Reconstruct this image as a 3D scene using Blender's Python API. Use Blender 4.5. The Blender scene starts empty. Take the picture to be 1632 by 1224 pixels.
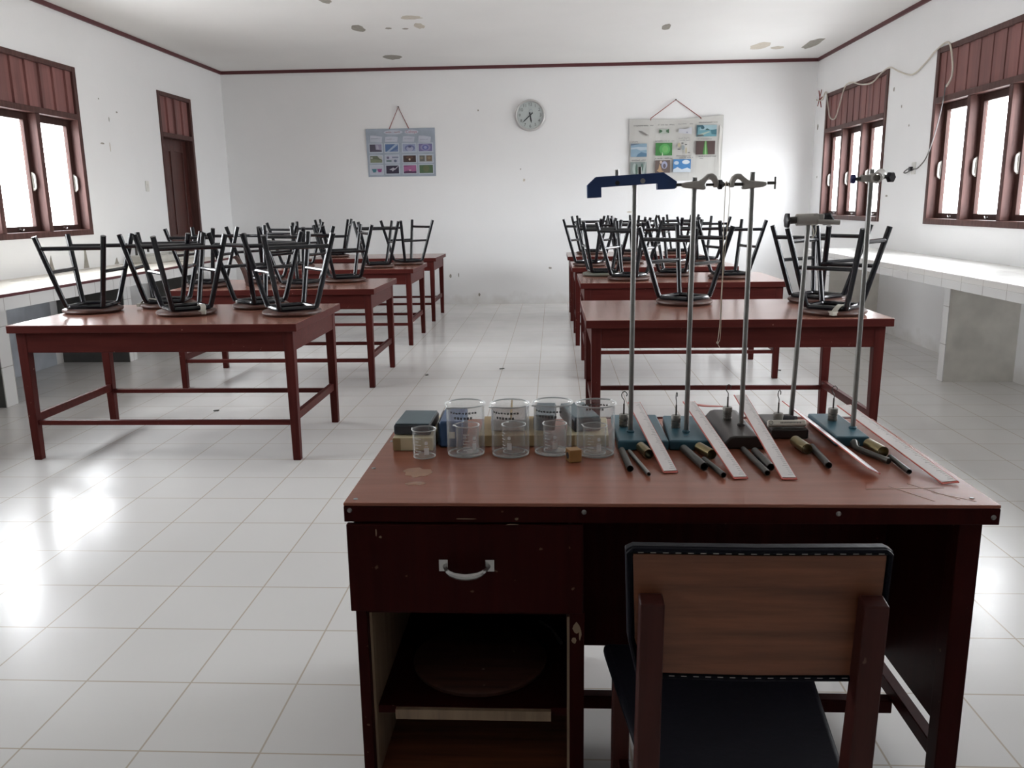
import bpy, bmesh, math, random
from mathutils import Vector, Matrix, Euler
random.seed(7)
PI = math.pi
SC = bpy.context.scene
COL = SC.collection

# ------------------------------------------------------------------ camera, sky, light, exposure
XL, XR, YB, YF, HC = -4.728, 3.639, 12.34, -4.0, 3.34      # room: left, right, far wall, near wall, ceiling
cam_data = bpy.data.cameras.new('camera')
cam_data.sensor_width = 36.0
cam_data.lens = 1333.5 / 1632 * 36.0
cam_data.clip_start = 0.05
cam = bpy.data.objects.new('camera', cam_data)
COL.objects.link(cam)
def camera_matrix(pit=.2102, yaw=.0514, roll=-.0140, h=1.423):
    right = Vector((math.cos(yaw), math.sin(yaw), 0)); fl = Vector((-math.sin(yaw), math.cos(yaw), 0))
    fwd = fl * math.cos(pit) + Vector((0, 0, -math.sin(pit)))
    up = fl * math.sin(pit) + Vector((0, 0, math.cos(pit)))
    r2 = right * math.cos(roll) + up * math.sin(roll)
    u2 = up * math.cos(roll) - right * math.sin(roll)
    m = Matrix((r2, u2, -fwd)).transposed().to_4x4()
    m.translation = (0, 0, h)
    return m
cam.matrix_world = camera_matrix()
SC.camera = cam

SC.view_settings.view_transform = 'Standard'
SC.view_settings.look = 'None'
SC.view_settings.gamma = 1.0
SC.view_settings.use_curve_mapping = False
SC.view_settings.exposure = 1.32
SC.cycles.transparent_max_bounces = 40
SC.cycles.max_bounces = 12
SC.cycles.diffuse_bounces = 7

world = bpy.data.worlds.new('overcast_sky')
SC.world = world
world.use_nodes = True
wn, wl = world.node_tree.nodes, world.node_tree.links
wn.clear()
w_out = wn.new('ShaderNodeOutputWorld'); w_bg = wn.new('ShaderNodeBackground')
w_tc = wn.new('ShaderNodeTexCoord'); w_sep = wn.new('ShaderNodeSeparateXYZ')
w_ramp = wn.new('ShaderNodeValToRGB'); w_map = wn.new('ShaderNodeMapRange')
wl.new(w_tc.outputs['Generated'], w_sep.inputs[0])
w_map.inputs['From Min'].default_value = -0.25; w_map.inputs['From Max'].default_value = 0.35
wl.new(w_sep.outputs['Z'], w_map.inputs['Value'])
wl.new(w_map.outputs['Result'], w_ramp.inputs['Fac'])
w_ramp.color_ramp.elements[0].color = (0.51, 0.51, 0.52, 1)      # bright ground outside
w_ramp.color_ramp.elements[0].position = 0.30
w_ramp.color_ramp.elements[1].color = (0.95, 0.965, 1.0, 1)       # white overcast sky
w_ramp.color_ramp.elements[1].position = 0.55
wl.new(w_ramp.outputs['Color'], w_bg.inputs['Color'])
w_bg.inputs['Strength'].default_value = 11.0
wl.new(w_bg.outputs[0], w_out.inputs['Surface'])

LEFT_WINDOWS = [(6.38, 8.51), (3.08, 5.21)]
RIGHT_WINDOWS = [(9.74, 11.87), (6.44, 8.57), (3.14, 5.27)]
WZ0, WZ1 = 1.19, 2.815
def portal(x, y0, y1, sign):
    ld = bpy.data.lights.new('window_daylight', 'AREA')
    ld.shape = 'RECTANGLE'; ld.size = 1.15; ld.size_y = y1 - y0; ld.energy = 1.0
    ld.cycles.is_portal = True
    o = bpy.data.objects.new('window_daylight', ld)
    o.matrix_world = Matrix.Translation((x, (y0 + y1) / 2, 1.75)) @ Matrix(((0, 0, -sign, 0), (0, 1, 0, 0), (sign, 0, 0, 0), (0, 0, 0, 1)))
    COL.objects.link(o)
for a, b in LEFT_WINDOWS: portal(XL - .17, a, b, 1)
for a, b in RIGHT_WINDOWS: portal(XR + .17, a, b, -1)

# ------------------------------------------------------------------ mesh helpers
class MB:
    """collects shapes and links them as ONE mesh object"""
    def __init__(s): s.bm = bmesh.new(); s.m = 0
    def mat(s, i): s.m = i; return s
    def _faces(s, fs, smooth=False):
        for f in fs:
            f.material_index = s.m; f.smooth = smooth
    def box(s, x0, x1, y0, y1, z0, z1, M=None):
        v = [s.bm.verts.new(Vector((x, y, z)) if M is None else M @ Vector((x, y, z))) for z in (z0, z1) for y in (y0, y1) for x in (x0, x1)]
        q = [(0, 2, 3, 1), (4, 5, 7, 6), (0, 1, 5, 4), (2, 6, 7, 3), (0, 4, 6, 2), (1, 3, 7, 5)]
        s._faces([s.bm.faces.new([v[i] for i in f]) for f in q]); return s
    def hexa(s, bottom, top):
        v = [s.bm.verts.new(p) for p in list(bottom) + list(top)]
        q = [(3, 2, 1, 0), (4, 5, 6, 7), (0, 1, 5, 4), (1, 2, 6, 5), (2, 3, 7, 6), (3, 0, 4, 7)]
        s._faces([s.bm.faces.new([v[i] for i in f]) for f in q]); return s
    def prism(s, pts, z0, z1, M=None):
        M = M or Matrix()
        a = [s.bm.verts.new(M @ Vector((p[0], p[1], z0))) for p in pts]
        b = [s.bm.verts.new(M @ Vector((p[0], p[1], z1))) for p in pts]
        n = len(pts); fs = [s.bm.faces.new(a[::-1]), s.bm.faces.new(b)]
        for i in range(n): fs.append(s.bm.faces.new([a[i], a[(i + 1) % n], b[(i + 1) % n], b[i]]))
        s._faces(fs); return s
    def tube(s, path, r, seg=10, closed=False, caps=True):
        P = [Vector(p) for p in path]; n = len(P)
        rr = r if isinstance(r, (list, tuple)) else [r] * n
        T = []
        for i in range(n):
            a = P[(i - 1) % n] if (closed or i) else P[0]; b = P[(i + 1) % n] if (closed or i < n - 1) else P[-1]
            T.append((b - a).normalized())
        ref = Vector((0, 0, 1)) if abs(T[0].z) < .9 else Vector((1, 0, 0))
        nrm = (ref - T[0] * ref.dot(T[0])).normalized(); rings = []
        for i in range(n):
            nrm = (nrm - T[i] * nrm.dot(T[i])).normalized(); bn = T[i].cross(nrm)
            rings.append([s.bm.verts.new(P[i] + (nrm * math.cos(2 * PI * k / seg) + bn * math.sin(2 * PI * k / seg)) * rr[i]) for k in range(seg)])
        fs = []
        for i in range(n if closed else n - 1):
            A, B = rings[i], rings[(i + 1) % n]
            for k in range(seg): fs.append(s.bm.faces.new([A[k], A[(k + 1) % seg], B[(k + 1) % seg], B[k]]))
        s._faces(fs, True)
        if caps and not closed:
            s._faces([s.bm.faces.new(rings[0][::-1]), s.bm.faces.new(rings[-1])])
        return s
    def cyl(s, a, b, r, seg=20): return s.tube([a, b], r, seg)
    def hollow(s, a, b, r, t, seg=20):
        a, b = Vector(a), Vector(b)
        return s.lathe([(r, 0), (r, (b - a).length), (r - t, (b - a).length), (r - t, 0)], seg, True,
                       Matrix.Translation(a) @ (b - a).to_track_quat('Z', 'Y').to_matrix().to_4x4())
    def lathe(s, prof, seg=32, closed=False, M=None, warp=None):
        M = M or Matrix(); rings = []
        for (r, z) in prof:
            if r < 1e-6: rings.append([s.bm.verts.new(M @ Vector((0, 0, z)))]); continue
            ring = []
            for k in range(seg):
                a = 2 * PI * k / seg
                p = Vector((r * math.cos(a), r * math.sin(a), z))
                if warp: p = warp(p, a)
                ring.append(s.bm.verts.new(M @ p))
            rings.append(ring)
        fs = []; n = len(rings)
        for i in range(n if closed else n - 1):
            A, B = rings[i], rings[(i + 1) % n]
            for k in range(seg):
                k2 = (k + 1) % seg
                if len(A) == 1 and len(B) == 1: continue
                if len(A) == 1: fs.append(s.bm.faces.new([A[0], B[k2], B[k]]))
                elif len(B) == 1: fs.append(s.bm.faces.new([A[k], A[k2], B[0]]))
                else: fs.append(s.bm.faces.new([A[k], A[k2], B[k2], B[k]]))
        s._faces(fs, True); return s
    def build(s, name, mats, parent=None, bevel=0, seg=2, sharp=True, loc=None, rot=None):
        if not isinstance(mats, (list, tuple)): mats = [mats]
        bmesh.ops.recalc_face_normals(s.bm, faces=s.bm.faces[:])
        me = bpy.data.meshes.new(name); s.bm.to_mesh(me); s.bm.free()
        for m in mats: me.materials.append(m)
        if sharp: me.set_sharp_from_angle(angle=math.radians(38))
        o = bpy.data.objects.new(name, me); COL.objects.link(o)
        if parent: o.parent = parent
        if loc: o.location = loc
        if rot: o.rotation_euler = rot
        if bevel:
            b = o.modifiers.new('bevel', 'BEVEL'); b.width = bevel; b.segments = seg; b.limit_method = 'ANGLE'; b.angle_limit = math.radians(40)
        return o
def tag(o, label, cat, group=None, kind=None):
    o['label'] = label; o['category'] = cat
    if group: o['group'] = group
    if kind: o['kind'] = kind
    return o
def thing(name, label, cat, loc=(0, 0, 0), rz=0, group=None, kind=None):
    o = bpy.data.objects.new(name, None); COL.objects.link(o)
    o.location = loc; o.rotation_euler = (0, 0, rz); o.empty_display_size = .1
    return tag(o, label, cat, group, kind)
def kids(o): return [c for c in bpy.data.objects if c.parent == o]
def dup(root, loc=None, rz=None, label=None):
    r = root.copy(); COL.objects.link(r)
    if loc is not None: r.location = loc
    if rz is not None: r.rotation_euler = (0, 0, rz)
    if label: r['label'] = label
    for ch in kids(root):
        c = ch.copy(); COL.objects.link(c); c.parent = r
        for g in kids(ch):
            d = g.copy(); COL.objects.link(d); d.parent = c
    return r
def curve_pts(P, n=6):
    """smooth path through points (Catmull-Rom)"""
    P = [Vector(p) for p in P]; out = []
    for i in range(len(P) - 1):
        p0, p1, p2, p3 = P[max(i - 1, 0)], P[i], P[i + 1], P[min(i + 2, len(P) - 1)]
        for k in range(n):
            t = k / n
            out.append(.5 * ((2 * p1) + (p2 - p0) * t + (2 * p0 - 5 * p1 + 4 * p2 - p3) * t * t + (3 * p1 - p0 - 3 * p2 + p3) * t ** 3))
    out.append(P[-1]); return out
def text_mesh(s, size, M, name, mat, parent, depth=.0006, align='CENTER'):
    cu = bpy.data.curves.new(name, 'FONT'); cu.body = s; cu.size = size; cu.align_x = align; cu.align_y = 'CENTER'; cu.extrude = depth
    tmp = bpy.data.objects.new(name, cu); COL.objects.link(tmp)
    dg = bpy.context.evaluated_depsgraph_get()
    me = bpy.data.meshes.new_from_object(tmp.evaluated_get(dg))
    bpy.data.objects.remove(tmp)
    me.transform(M); me.materials.clear(); me.materials.append(mat)
    o = bpy.data.objects.new(name, me); COL.objects.link(o); o.parent = parent
    return o

# ------------------------------------------------------------------ materials
def new_mat(name):
    m = bpy.data.materials.new(name); m.use_nodes = True
    nt = m.node_tree; b = nt.nodes['Principled BSDF']
    return m, nt, b
def setp(b, **k):
    for n, v in k.items():
        key = {'rough': 'Roughness', 'metal': 'Metallic', 'spec': 'Specular IOR Level', 'coat': 'Coat Weight', 'coat_rough': 'Coat Roughness', 'ior': 'IOR', 'alpha': 'Alpha'}[n]
        b.inputs[key].default_value = v
def plain(name, c, rough=.5, metal=0, spec=.5, var=.12, scale=14, coat=0, bump=0):
    """solid colour with a little procedural unevenness"""
    m, nt, b = new_mat(name); setp(b, rough=rough, metal=metal, spec=spec, coat=coat)
    N, L = nt.nodes, nt.links
    tc = N.new('ShaderNodeTexCoord'); nz = N.new('ShaderNodeTexNoise'); nz.inputs['Scale'].default_value = scale; nz.inputs['Detail'].default_value = 4
    L.new(tc.outputs['Object'], nz.inputs['Vector'])
    mx = N.new('ShaderNodeMix'); mx.data_type = 'RGBA'
    mx.inputs['A'].default_value = (*[max(0, x * (1 - var)) for x in c], 1); mx.inputs['B'].default_value = (*[min(1, x * (1 + var)) for x in c], 1)
    L.new(nz.outputs['Fac'], mx.inputs['Factor']); L.new(mx.outputs['Result'], b.inputs['Base Color'])
    if bump:
        bp = N.new('ShaderNodeBump'); bp.inputs['Strength'].default_value = bump; bp.inputs['Distance'].default_value = .004
        L.new(nz.outputs['Fac'], bp.inputs['Height']); L.new(bp.outputs['Normal'], b.inputs['Normal'])
    return m
def wood(name, c1, c2, rough=.35, axis=0, scale=1.0, chips=None, coat=0, spec=.5):
    """painted or varnished wood: grain stretched along one axis, optional chipped specks"""
    m, nt, b = new_mat(name); setp(b, rough=rough, coat=coat, spec=spec, coat_rough=.12)
    N, L = nt.nodes, nt.links
    tc = N.new('ShaderNodeTexCoord'); mp = N.new('ShaderNodeMapping')
    sc = [22 * scale] * 3; sc[axis] = 1.6 * scale; mp.inputs['Scale'].default_value = sc
    nz = N.new('ShaderNodeTexNoise'); nz.inputs['Scale'].default_value = 1.6; nz.inputs['Detail'].default_value = 7; nz.inputs['Roughness'].default_value = .62
    L.new(tc.outputs['Object'], mp.inputs[0]); L.new(mp.outputs[0], nz.inputs['Vector'])
    rp = N.new('ShaderNodeValToRGB'); rp.color_ramp.elements[0].position = .32; rp.color_ramp.elements[1].position = .68
    rp.color_ramp.elements[0].color = (*c1, 1); rp.color_ramp.elements[1].color = (*c2, 1)
    L.new(nz.outputs['Fac'], rp.inputs[0]); last = rp.outputs[0]
    if chips:
        n2 = N.new('ShaderNodeTexNoise'); n2.inputs['Scale'].default_value = 38; n2.inputs['Detail'].default_value = 2
        L.new(tc.outputs['Object'], n2.inputs['Vector'])
        r2 = N.new('ShaderNodeValToRGB'); r2.color_ramp.elements[0].position = .74; r2.color_ramp.elements[1].position = .77
        L.new(n2.outputs['Fac'], r2.inputs[0])
        mx = N.new('ShaderNodeMix'); mx.data_type = 'RGBA'; mx.inputs['B'].default_value = (*chips, 1)
        L.new(r2.outputs[0], mx.inputs['Factor']); L.new(last, mx.inputs['A']); last = mx.outputs['Result']
    L.new(last, b.inputs['Base Color'])
    return m
def glass(name, tint=(.97, .98, .98), ior=1.5, rough=.01, haze=0):
    m = bpy.data.materials.new(name); m.use_nodes = True; nt = m.node_tree; N, L = nt.nodes, nt.links; N.clear()
    out = N.new('ShaderNodeOutputMaterial'); mix = N.new('ShaderNodeMixShader'); tr = N.new('ShaderNodeBsdfTransparent'); gl = N.new('ShaderNodeBsdfGlossy')
    lw = N.new('ShaderNodeLayerWeight'); lw.inputs['Blend'].default_value = .5       # facing = 1 - |cos|
    pw = N.new('ShaderNodeMath'); pw.operation = 'POWER'; pw.inputs[1].default_value = 5
    fr = N.new('ShaderNodeMath'); fr.operation = 'MULTIPLY_ADD'; r0 = ((ior - 1) / (ior + 1)) ** 2
    fr.inputs[1].default_value = 1 - r0; fr.inputs[2].default_value = r0
    L.new(lw.outputs['Facing'], pw.inputs[0]); L.new(pw.outputs[0], fr.inputs[0]); tr.inputs['Color'].default_value = (*tint, 1); gl.inputs['Roughness'].default_value = rough
    L.new(fr.outputs[0], mix.inputs[0]); L.new(tr.outputs[0], mix.inputs[1]); L.new(gl.outputs[0], mix.inputs[2])
    if haze:      # white haze painted into clear glass so it shows, stronger seen edge-on
        df = N.new('ShaderNodeBsdfDiffuse'); df.inputs['Color'].default_value = (.80, .82, .82, 1)
        p3 = N.new('ShaderNodeMath'); p3.operation = 'POWER'; p3.inputs[1].default_value = 4; L.new(lw.outputs['Facing'], p3.inputs[0])
        hz_ = N.new('ShaderNodeMath'); hz_.operation = 'MULTIPLY_ADD'; hz_.inputs[1].default_value = haze * 9; hz_.inputs[2].default_value = haze; L.new(p3.outputs[0], hz_.inputs[0])
        m2 = N.new('ShaderNodeMixShader'); L.new(hz_.outputs[0], m2.inputs[0]); L.new(mix.outputs[0], m2.inputs[1]); L.new(df.outputs[0], m2.inputs[2]); mix = m2
    L.new(mix.outputs[0], out.inputs[0])
    return m
def wall_paint(name, c):
    m, nt, b = new_mat(name); setp(b, rough=.75, spec=.3)
    N, L = nt.nodes, nt.links
    g = N.new('ShaderNodeNewGeometry'); nz = N.new('ShaderNodeTexNoise'); nz.inputs['Scale'].default_value = .9; nz.inputs['Detail'].default_value = 6
    L.new(g.outputs['Position'], nz.inputs['Vector'])
    mx = N.new('ShaderNodeMix'); mx.data_type = 'RGBA'
    mx.inputs['A'].default_value = (*[x * .94 for x in c], 1); mx.inputs['B'].default_value = (*[min(1, x * 1.05) for x in c], 1)
    L.new(nz.outputs['Fac'], mx.inputs['Factor'])
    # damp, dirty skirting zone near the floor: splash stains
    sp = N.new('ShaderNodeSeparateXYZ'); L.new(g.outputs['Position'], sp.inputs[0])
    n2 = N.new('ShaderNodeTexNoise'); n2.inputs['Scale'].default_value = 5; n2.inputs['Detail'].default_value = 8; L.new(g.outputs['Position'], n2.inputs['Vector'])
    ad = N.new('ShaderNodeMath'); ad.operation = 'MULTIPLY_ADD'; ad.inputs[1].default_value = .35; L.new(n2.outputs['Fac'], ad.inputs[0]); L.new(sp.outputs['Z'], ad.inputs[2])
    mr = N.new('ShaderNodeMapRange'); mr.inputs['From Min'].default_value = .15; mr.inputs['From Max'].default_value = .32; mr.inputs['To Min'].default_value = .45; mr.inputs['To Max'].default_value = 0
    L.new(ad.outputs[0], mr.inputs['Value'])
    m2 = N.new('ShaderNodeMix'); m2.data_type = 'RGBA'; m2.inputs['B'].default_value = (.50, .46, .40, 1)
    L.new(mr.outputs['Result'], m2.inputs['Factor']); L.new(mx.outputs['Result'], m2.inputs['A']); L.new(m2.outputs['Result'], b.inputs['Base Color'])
    # small scuffs
    n3 = N.new('ShaderNodeTexNoise'); n3.inputs['Scale'].default_value = 40; L.new(g.outputs['Position'], n3.inputs['Vector'])
    bp = N.new('ShaderNodeBump'); bp.inputs['Strength'].default_value = .15; bp.inputs['Distance'].default_value = .004
    L.new(n3.outputs['Fac'], bp.inputs['Height']); L.new(bp.outputs['Normal'], b.inputs['Normal'])
    return m
def tiles(name, c, grout, ox, oy, size, gw, rough=.2, axes='XY', var=.03, spec=.5):
    """square tiles by world position, with grout lines and slight tile-to-tile difference"""
    m, nt, b = new_mat(name); setp(b, spec=spec)
    N, L = nt.nodes, nt.links
    g = N.new('ShaderNodeNewGeometry'); sp = N.new('ShaderNodeSeparateXYZ'); L.new(g.outputs['Position'], sp.inputs[0])
    def ma(op, a, v=None, w=None):
        n = N.new('ShaderNodeMath'); n.operation = op; L.new(a, n.inputs[0])
        if v is not None:
            if hasattr(v, 'links'): L.new(v, n.inputs[1])
            else: n.inputs[1].default_value = v
        return n.outputs[0]
    edges = []; cells = []
    for ax, off in zip(axes, (ox, oy)):
        u = ma('DIVIDE', ma('SUBTRACT', sp.outputs[ax], off), size)
        fr = ma('FRACT', u); cells.append(ma('FLOOR', u))
        edges.append(ma('MINIMUM', fr, ma('SUBTRACT', ma('MULTIPLY', fr, -1), -1)))
    e = ma('MULTIPLY', ma('MINIMUM', edges[0], edges[1]), size)
    mr = N.new('ShaderNodeMapRange'); mr.inputs['From Min'].default_value = gw * .45; mr.inputs['From Max'].default_value = gw * .75; L.new(e, mr.inputs['Value'])
    wn_ = N.new('ShaderNodeTexWhiteNoise'); cb = N.new('ShaderNodeCombineXYZ'); L.new(cells[0], cb.inputs[0]); L.new(cells[1], cb.inputs[1]); L.new(cb.outputs[0], wn_.inputs['Vector'])
    nz = N.new('ShaderNodeTexNoise'); nz.inputs['Scale'].default_value = 3; nz.inputs['Detail'].default_value = 6; L.new(g.outputs['Position'], nz.inputs['Vector'])
    f = N.new('ShaderNodeMix'); f.data_type = 'FLOAT'; f.inputs['Factor'].default_value = .5; L.new(wn_.outputs['Value'], f.inputs['A']); L.new(nz.outputs['Fac'], f.inputs['B'])
    mx = N.new('ShaderNodeMix'); mx.data_type = 'RGBA'; mx.inputs['A'].default_value = (*[x * (1 - var) for x in c], 1); mx.inputs['B'].default_value = (*[min(1, x * (1 + var)) for x in c], 1)
    L.new(f.outputs['Result'], mx.inputs['Factor'])
    m2 = N.new('ShaderNodeMix'); m2.data_type = 'RGBA'; m2.inputs['A'].default_value = (*grout, 1); L.new(mr.outputs['Result'], m2.inputs['Factor']); L.new(mx.outputs['Result'], m2.inputs['B'])
    L.new(m2.outputs['Result'], b.inputs['Base Color'])
    r = N.new('ShaderNodeMapRange'); r.inputs['From Min'].default_value = .3; r.inputs['From Max'].default_value = .7; r.inputs['To Min'].default_value = rough * .85; r.inputs['To Max'].default_value = rough * 1.12
    L.new(nz.outputs['Fac'], r.inputs['Value']); L.new(r.outputs['Result'], b.inputs['Roughness'])
    return m
def boards_mat(name, c, width):
    """weathered varnished boards, each board its own tone (by local Y)"""
    m, nt, b = new_mat(name); setp(b, rough=.5, spec=.35)
    N, L = nt.nodes, nt.links
    tc = N.new('ShaderNodeTexCoord'); sp = N.new('ShaderNodeSeparateXYZ'); L.new(tc.outputs['Object'], sp.inputs[0])
    d = N.new('ShaderNodeMath'); d.operation = 'DIVIDE'; d.inputs[1].default_value = width; L.new(sp.outputs['Y'], d.inputs[0])
    fl = N.new('ShaderNodeMath'); fl.operation = 'FLOOR'; L.new(d.outputs[0], fl.inputs[0])
    w = N.new('ShaderNodeTexWhiteNoise'); w.noise_dimensions = '1D'; L.new(fl.outputs[0], w.inputs['W'])
    mp = N.new('ShaderNodeMapping'); mp.inputs['Scale'].default_value = (14, 14, 1.5); L.new(tc.outputs['Object'], mp.inputs[0])
    nz = N.new('ShaderNodeTexNoise'); nz.inputs['Scale'].default_value = 2; nz.inputs['Detail'].default_value = 6; L.new(mp.outputs[0], nz.inputs['Vector'])
    f = N.new('ShaderNodeMix'); f.data_type = 'FLOAT'; f.inputs['Factor'].default_value = .55; L.new(w.outputs['Value'], f.inputs['A']); L.new(nz.outputs['Fac'], f.inputs['B'])
    mx = N.new('ShaderNodeMix'); mx.data_type = 'RGBA'; mx.inputs['A'].default_value = (*[x * .55 for x in c], 1); mx.inputs['B'].default_value = (*[x * 1.45 for x in c], 1)
    L.new(f.outputs['Result'], mx.inputs['Factor']); L.new(mx.outputs['Result'], b.inputs['Base Color'])
    return m

M = {}
M['wall'] = wall_paint('white_wall_paint', (.85, .85, .85))
M['ceiling'] = plain('white_ceiling_board', (.83, .825, .81), .85, scale=1.1, var=.05, spec=.2)
M['floor'] = tiles('white_floor_tile', (.69, .68, .665), (.48, .42, .35), -1.4495, 1.946, .33, .0046, rough=.235, spec=.28)
M['window_wood'] = wood('reddish_window_wood', (.055, .022, .019), (.108, .050, .043), .5, spec=.25, axis=2)
M['sash_wood'] = wood('backlit_sash_wood', (.030, .012, .010), (.055, .024, .019), .5, axis=2, spec=.2)  # window wood darkened; the sashes' backlit look is put into the colour
M['window_board'] = boards_mat('reddish_window_boards', (.215, .092, .084), .105)
M['door_wood'] = wood('dark_door_wood', (.045, .012, .010), (.085, .024, .018), .4, axis=2)
M['trim'] = plain('maroon_trim_paint', (.10, .022, .026), .5)
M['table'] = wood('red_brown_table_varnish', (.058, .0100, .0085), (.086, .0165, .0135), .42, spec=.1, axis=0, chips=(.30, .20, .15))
M['tabletop'] = wood('brightened_tabletop_varnish', (.235, .098, .070), (.305, .138, .102), .20, spec=.8, axis=0)  # paler than the table sides: reflected light is put into the top's colour
M['desk'] = wood('dark_maroon_desk_paint', (.026, .0028, .0028), (.036, .0046, .0040), .45, spec=.05, axis=2, chips=(.12, .07, .05))
M['desk_top'] = wood('brown_desk_top_varnish', (.240, .082, .050), (.290, .104, .066), .26, spec=.25, axis=0)
M['bare_wood'] = wood('bare_pale_wood', (.20, .13, .08), (.30, .21, .13), .6, axis=2)
M['chair_wood'] = wood('red_brown_chair_wood', (.042, .0095, .0075), (.064, .016, .012), .45, axis=2, chips=(.14, .08, .06), spec=.2)
M['plywood'] = wood('brown_plywood', (.100, .030, .012), (.235, .082, .036), .45, axis=0)
M['black_vinyl'] = plain('black_vinyl', (.005, .005, .009), .5, spec=.1, scale=60, bump=.25)
M['black_metal'] = plain('black_painted_steel', (.0035, .0035, .006), .15, spec=.42, scale=25, var=.5)
M['stool_wood'] = wood('worn_stool_wood', (.035, .013, .009), (.105, .042, .027), .5, axis=0, chips=(.38, .30, .23))
M['stool_green'] = wood('faded_greenish_stool_wood', (.10, .12, .10), (.18, .16, .12), .55, axis=0)
M['torn'] = plain('pale_torn_cover', (.36, .34, .29), .7, var=.3)
M['stitch'] = plain('pale_stitching', (.35, .33, .30), .7)
M['steel'] = plain('dull_steel', (.25, .245, .235), .36, metal=.9, scale=40, var=.25)
M['dark_steel'] = plain('dark_tarnished_steel', (.075, .072, .066), .42, metal=.75, scale=30, var=.4)
M['cast'] = plain('grey_cast_alloy', (.42, .40, .37), .5, metal=.45, scale=40)
M['white_cast'] = plain('pale_cast_alloy', (.62, .60, .57), .5, metal=.2, scale=40)
M['weight'] = plain('dull_grey_weight_metal', (.20, .19, .17), .45, metal=.6, scale=60, var=.4)
M['brass'] = plain('tarnished_brass', (.21, .165, .075), .28, metal=.85, scale=30, var=.35)
M['chrome'] = plain('handle_metal', (.48, .47, .46), .25, metal=.9)
M['blue_plate'] = plain('teal_blue_base_paint', (.028, .100, .138), .4, scale=18, var=.3)
M['dark_plate'] = plain('brown_black_base_paint', (.030, .024, .021), .38, scale=18, var=.4)
M['blue_bar'] = plain('deep_blue_paint', (.013, .042, .15), .42, scale=18, var=.2)
M['black_plastic'] = plain('black_plastic', (.014, .013, .018), .4)
M['blue_plastic'] = plain('dark_blue_plastic', (.015, .020, .12), .4)
M['ruler'] = plain('frosted_ruler_plastic', (.74, .69, .68), .28, scale=20, var=.06)
M['ruler_red'] = plain('red_ruler_plastic', (.55, .075, .050), .3, var=.1)
M['ruler_mark'] = plain('grey_ruler_marks', (.36, .33, .33), .5)
M['glass'] = glass('window_glass')
M['beaker'] = glass('beaker_glass', (.985, .988, .988), 1.55, haze=.03)
M['glass_edge'] = glass('hazed_glass_edge', (.72, .74, .74), 1.7, haze=.30)  # tint and haze put the rim's bright and dark lines into the colour
M['print_white'] = plain('white_enamel_print', (.85, .86, .85), .6)
M['print_black'] = plain('black_enamel_print', (.03, .03, .03), .6)
M['cream'] = plain('cream_card', (.60, .52, .34), .6, scale=20, var=.12)
M['tan'] = plain('tan_card', (.33, .235, .115), .6, scale=20, var=.15)
M['slate'] = plain('slate_blue_plastic', (.075, .115, .135), .45, scale=16, var=.2)
M['dark_slate'] = plain('dark_slate_plastic', (.030, .036, .045), .4, scale=16, var=.2)
M['blue_box'] = plain('blue_plastic_case', (.035, .085, .19), .4, scale=16, var=.15)
M['pale_grey'] = plain('pale_grey_plastic', (.40, .37, .36), .4)
M['cube_wood'] = wood('golden_wood_block', (.30, .15, .045), (.42, .23, .08), .5, axis=0)
M['counter_white'] = tiles('white_counter_tile', (.74, .74, .73), (.42, .40, .38), 0, 0, .30, .005, rough=.2, axes='YZ')
M['counter_top'] = tiles('glossy_counter_top_tile', (.78, .77, .74), (.55, .52, .48), 0, 0, .30, .004, rough=.22, axes='XY')
M['counter_cream'] = tiles('cream_counter_top_tile', (.66, .62, .54), (.45, .41, .36), 0, 0, .30, .004, rough=.3, axes='XY')
M['cement'] = plain('grey_cement_render', (.74, .72, .67), .9, scale=5, var=.3, spec=.2)
M['dark_cement'] = plain('dark_grey_cement_render', (.115, .115, .112), .85, scale=6, var=.35, spec=.2)
M['wash'] = plain('blue_grey_wash', (.42, .45, .49), .8, scale=6, var=.3)
M['pale_cement'] = plain('pale_sink_cement', (.55, .54, .50), .8, scale=9, var=.2)
M['stain_grey'] = plain('grey_damp_stain', (.32, .30, .26), .9, scale=20, var=.4)
M['stain_pale'] = plain('pale_beige_damp_stain', (.58, .53, .45), .9, scale=20, var=.2)
M['plate'] = plain('ivory_switch_plastic', (.70, .69, .65), .45)
M['cable'] = plain('off_white_cable', (.60, .55, .48), .6)
M['grey_cable'] = plain('grey_cable', (.13, .12, .12), .6)
M['string'] = plain('undyed_string', (.60, .52, .42), .8)
M['red_cord'] = plain('red_brown_cord', (.24, .035, .025), .7)
M['rim'] = plain('silver_clock_rim', (.55, .54, .53), .35, metal=.2)
M['clock_face'] = plain('pale_clock_face', (.60, .63, .62), .5, var=.03)
M['numeral'] = plain('grey_numerals', (.09, .09, .09), .6)
M['black'] = plain('black_paint', (.01, .012, .02), .5)
M['paper_label'] = plain('off_white_paper_label', (.70, .67, .60), .7, scale=30, var=.12)
M['scuff'] = plain('pale_stain_on_varnish', (.33, .175, .105), .45, scale=30, var=.3)
FLAT = {}
def flat(c, rough=.5):
    k = (round(c[0], 3), round(c[1], 3), round(c[2], 3))
    if k not in FLAT: FLAT[k] = plain('printed_colour', c, rough, scale=9, var=.14)
    return FLAT[k]

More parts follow.
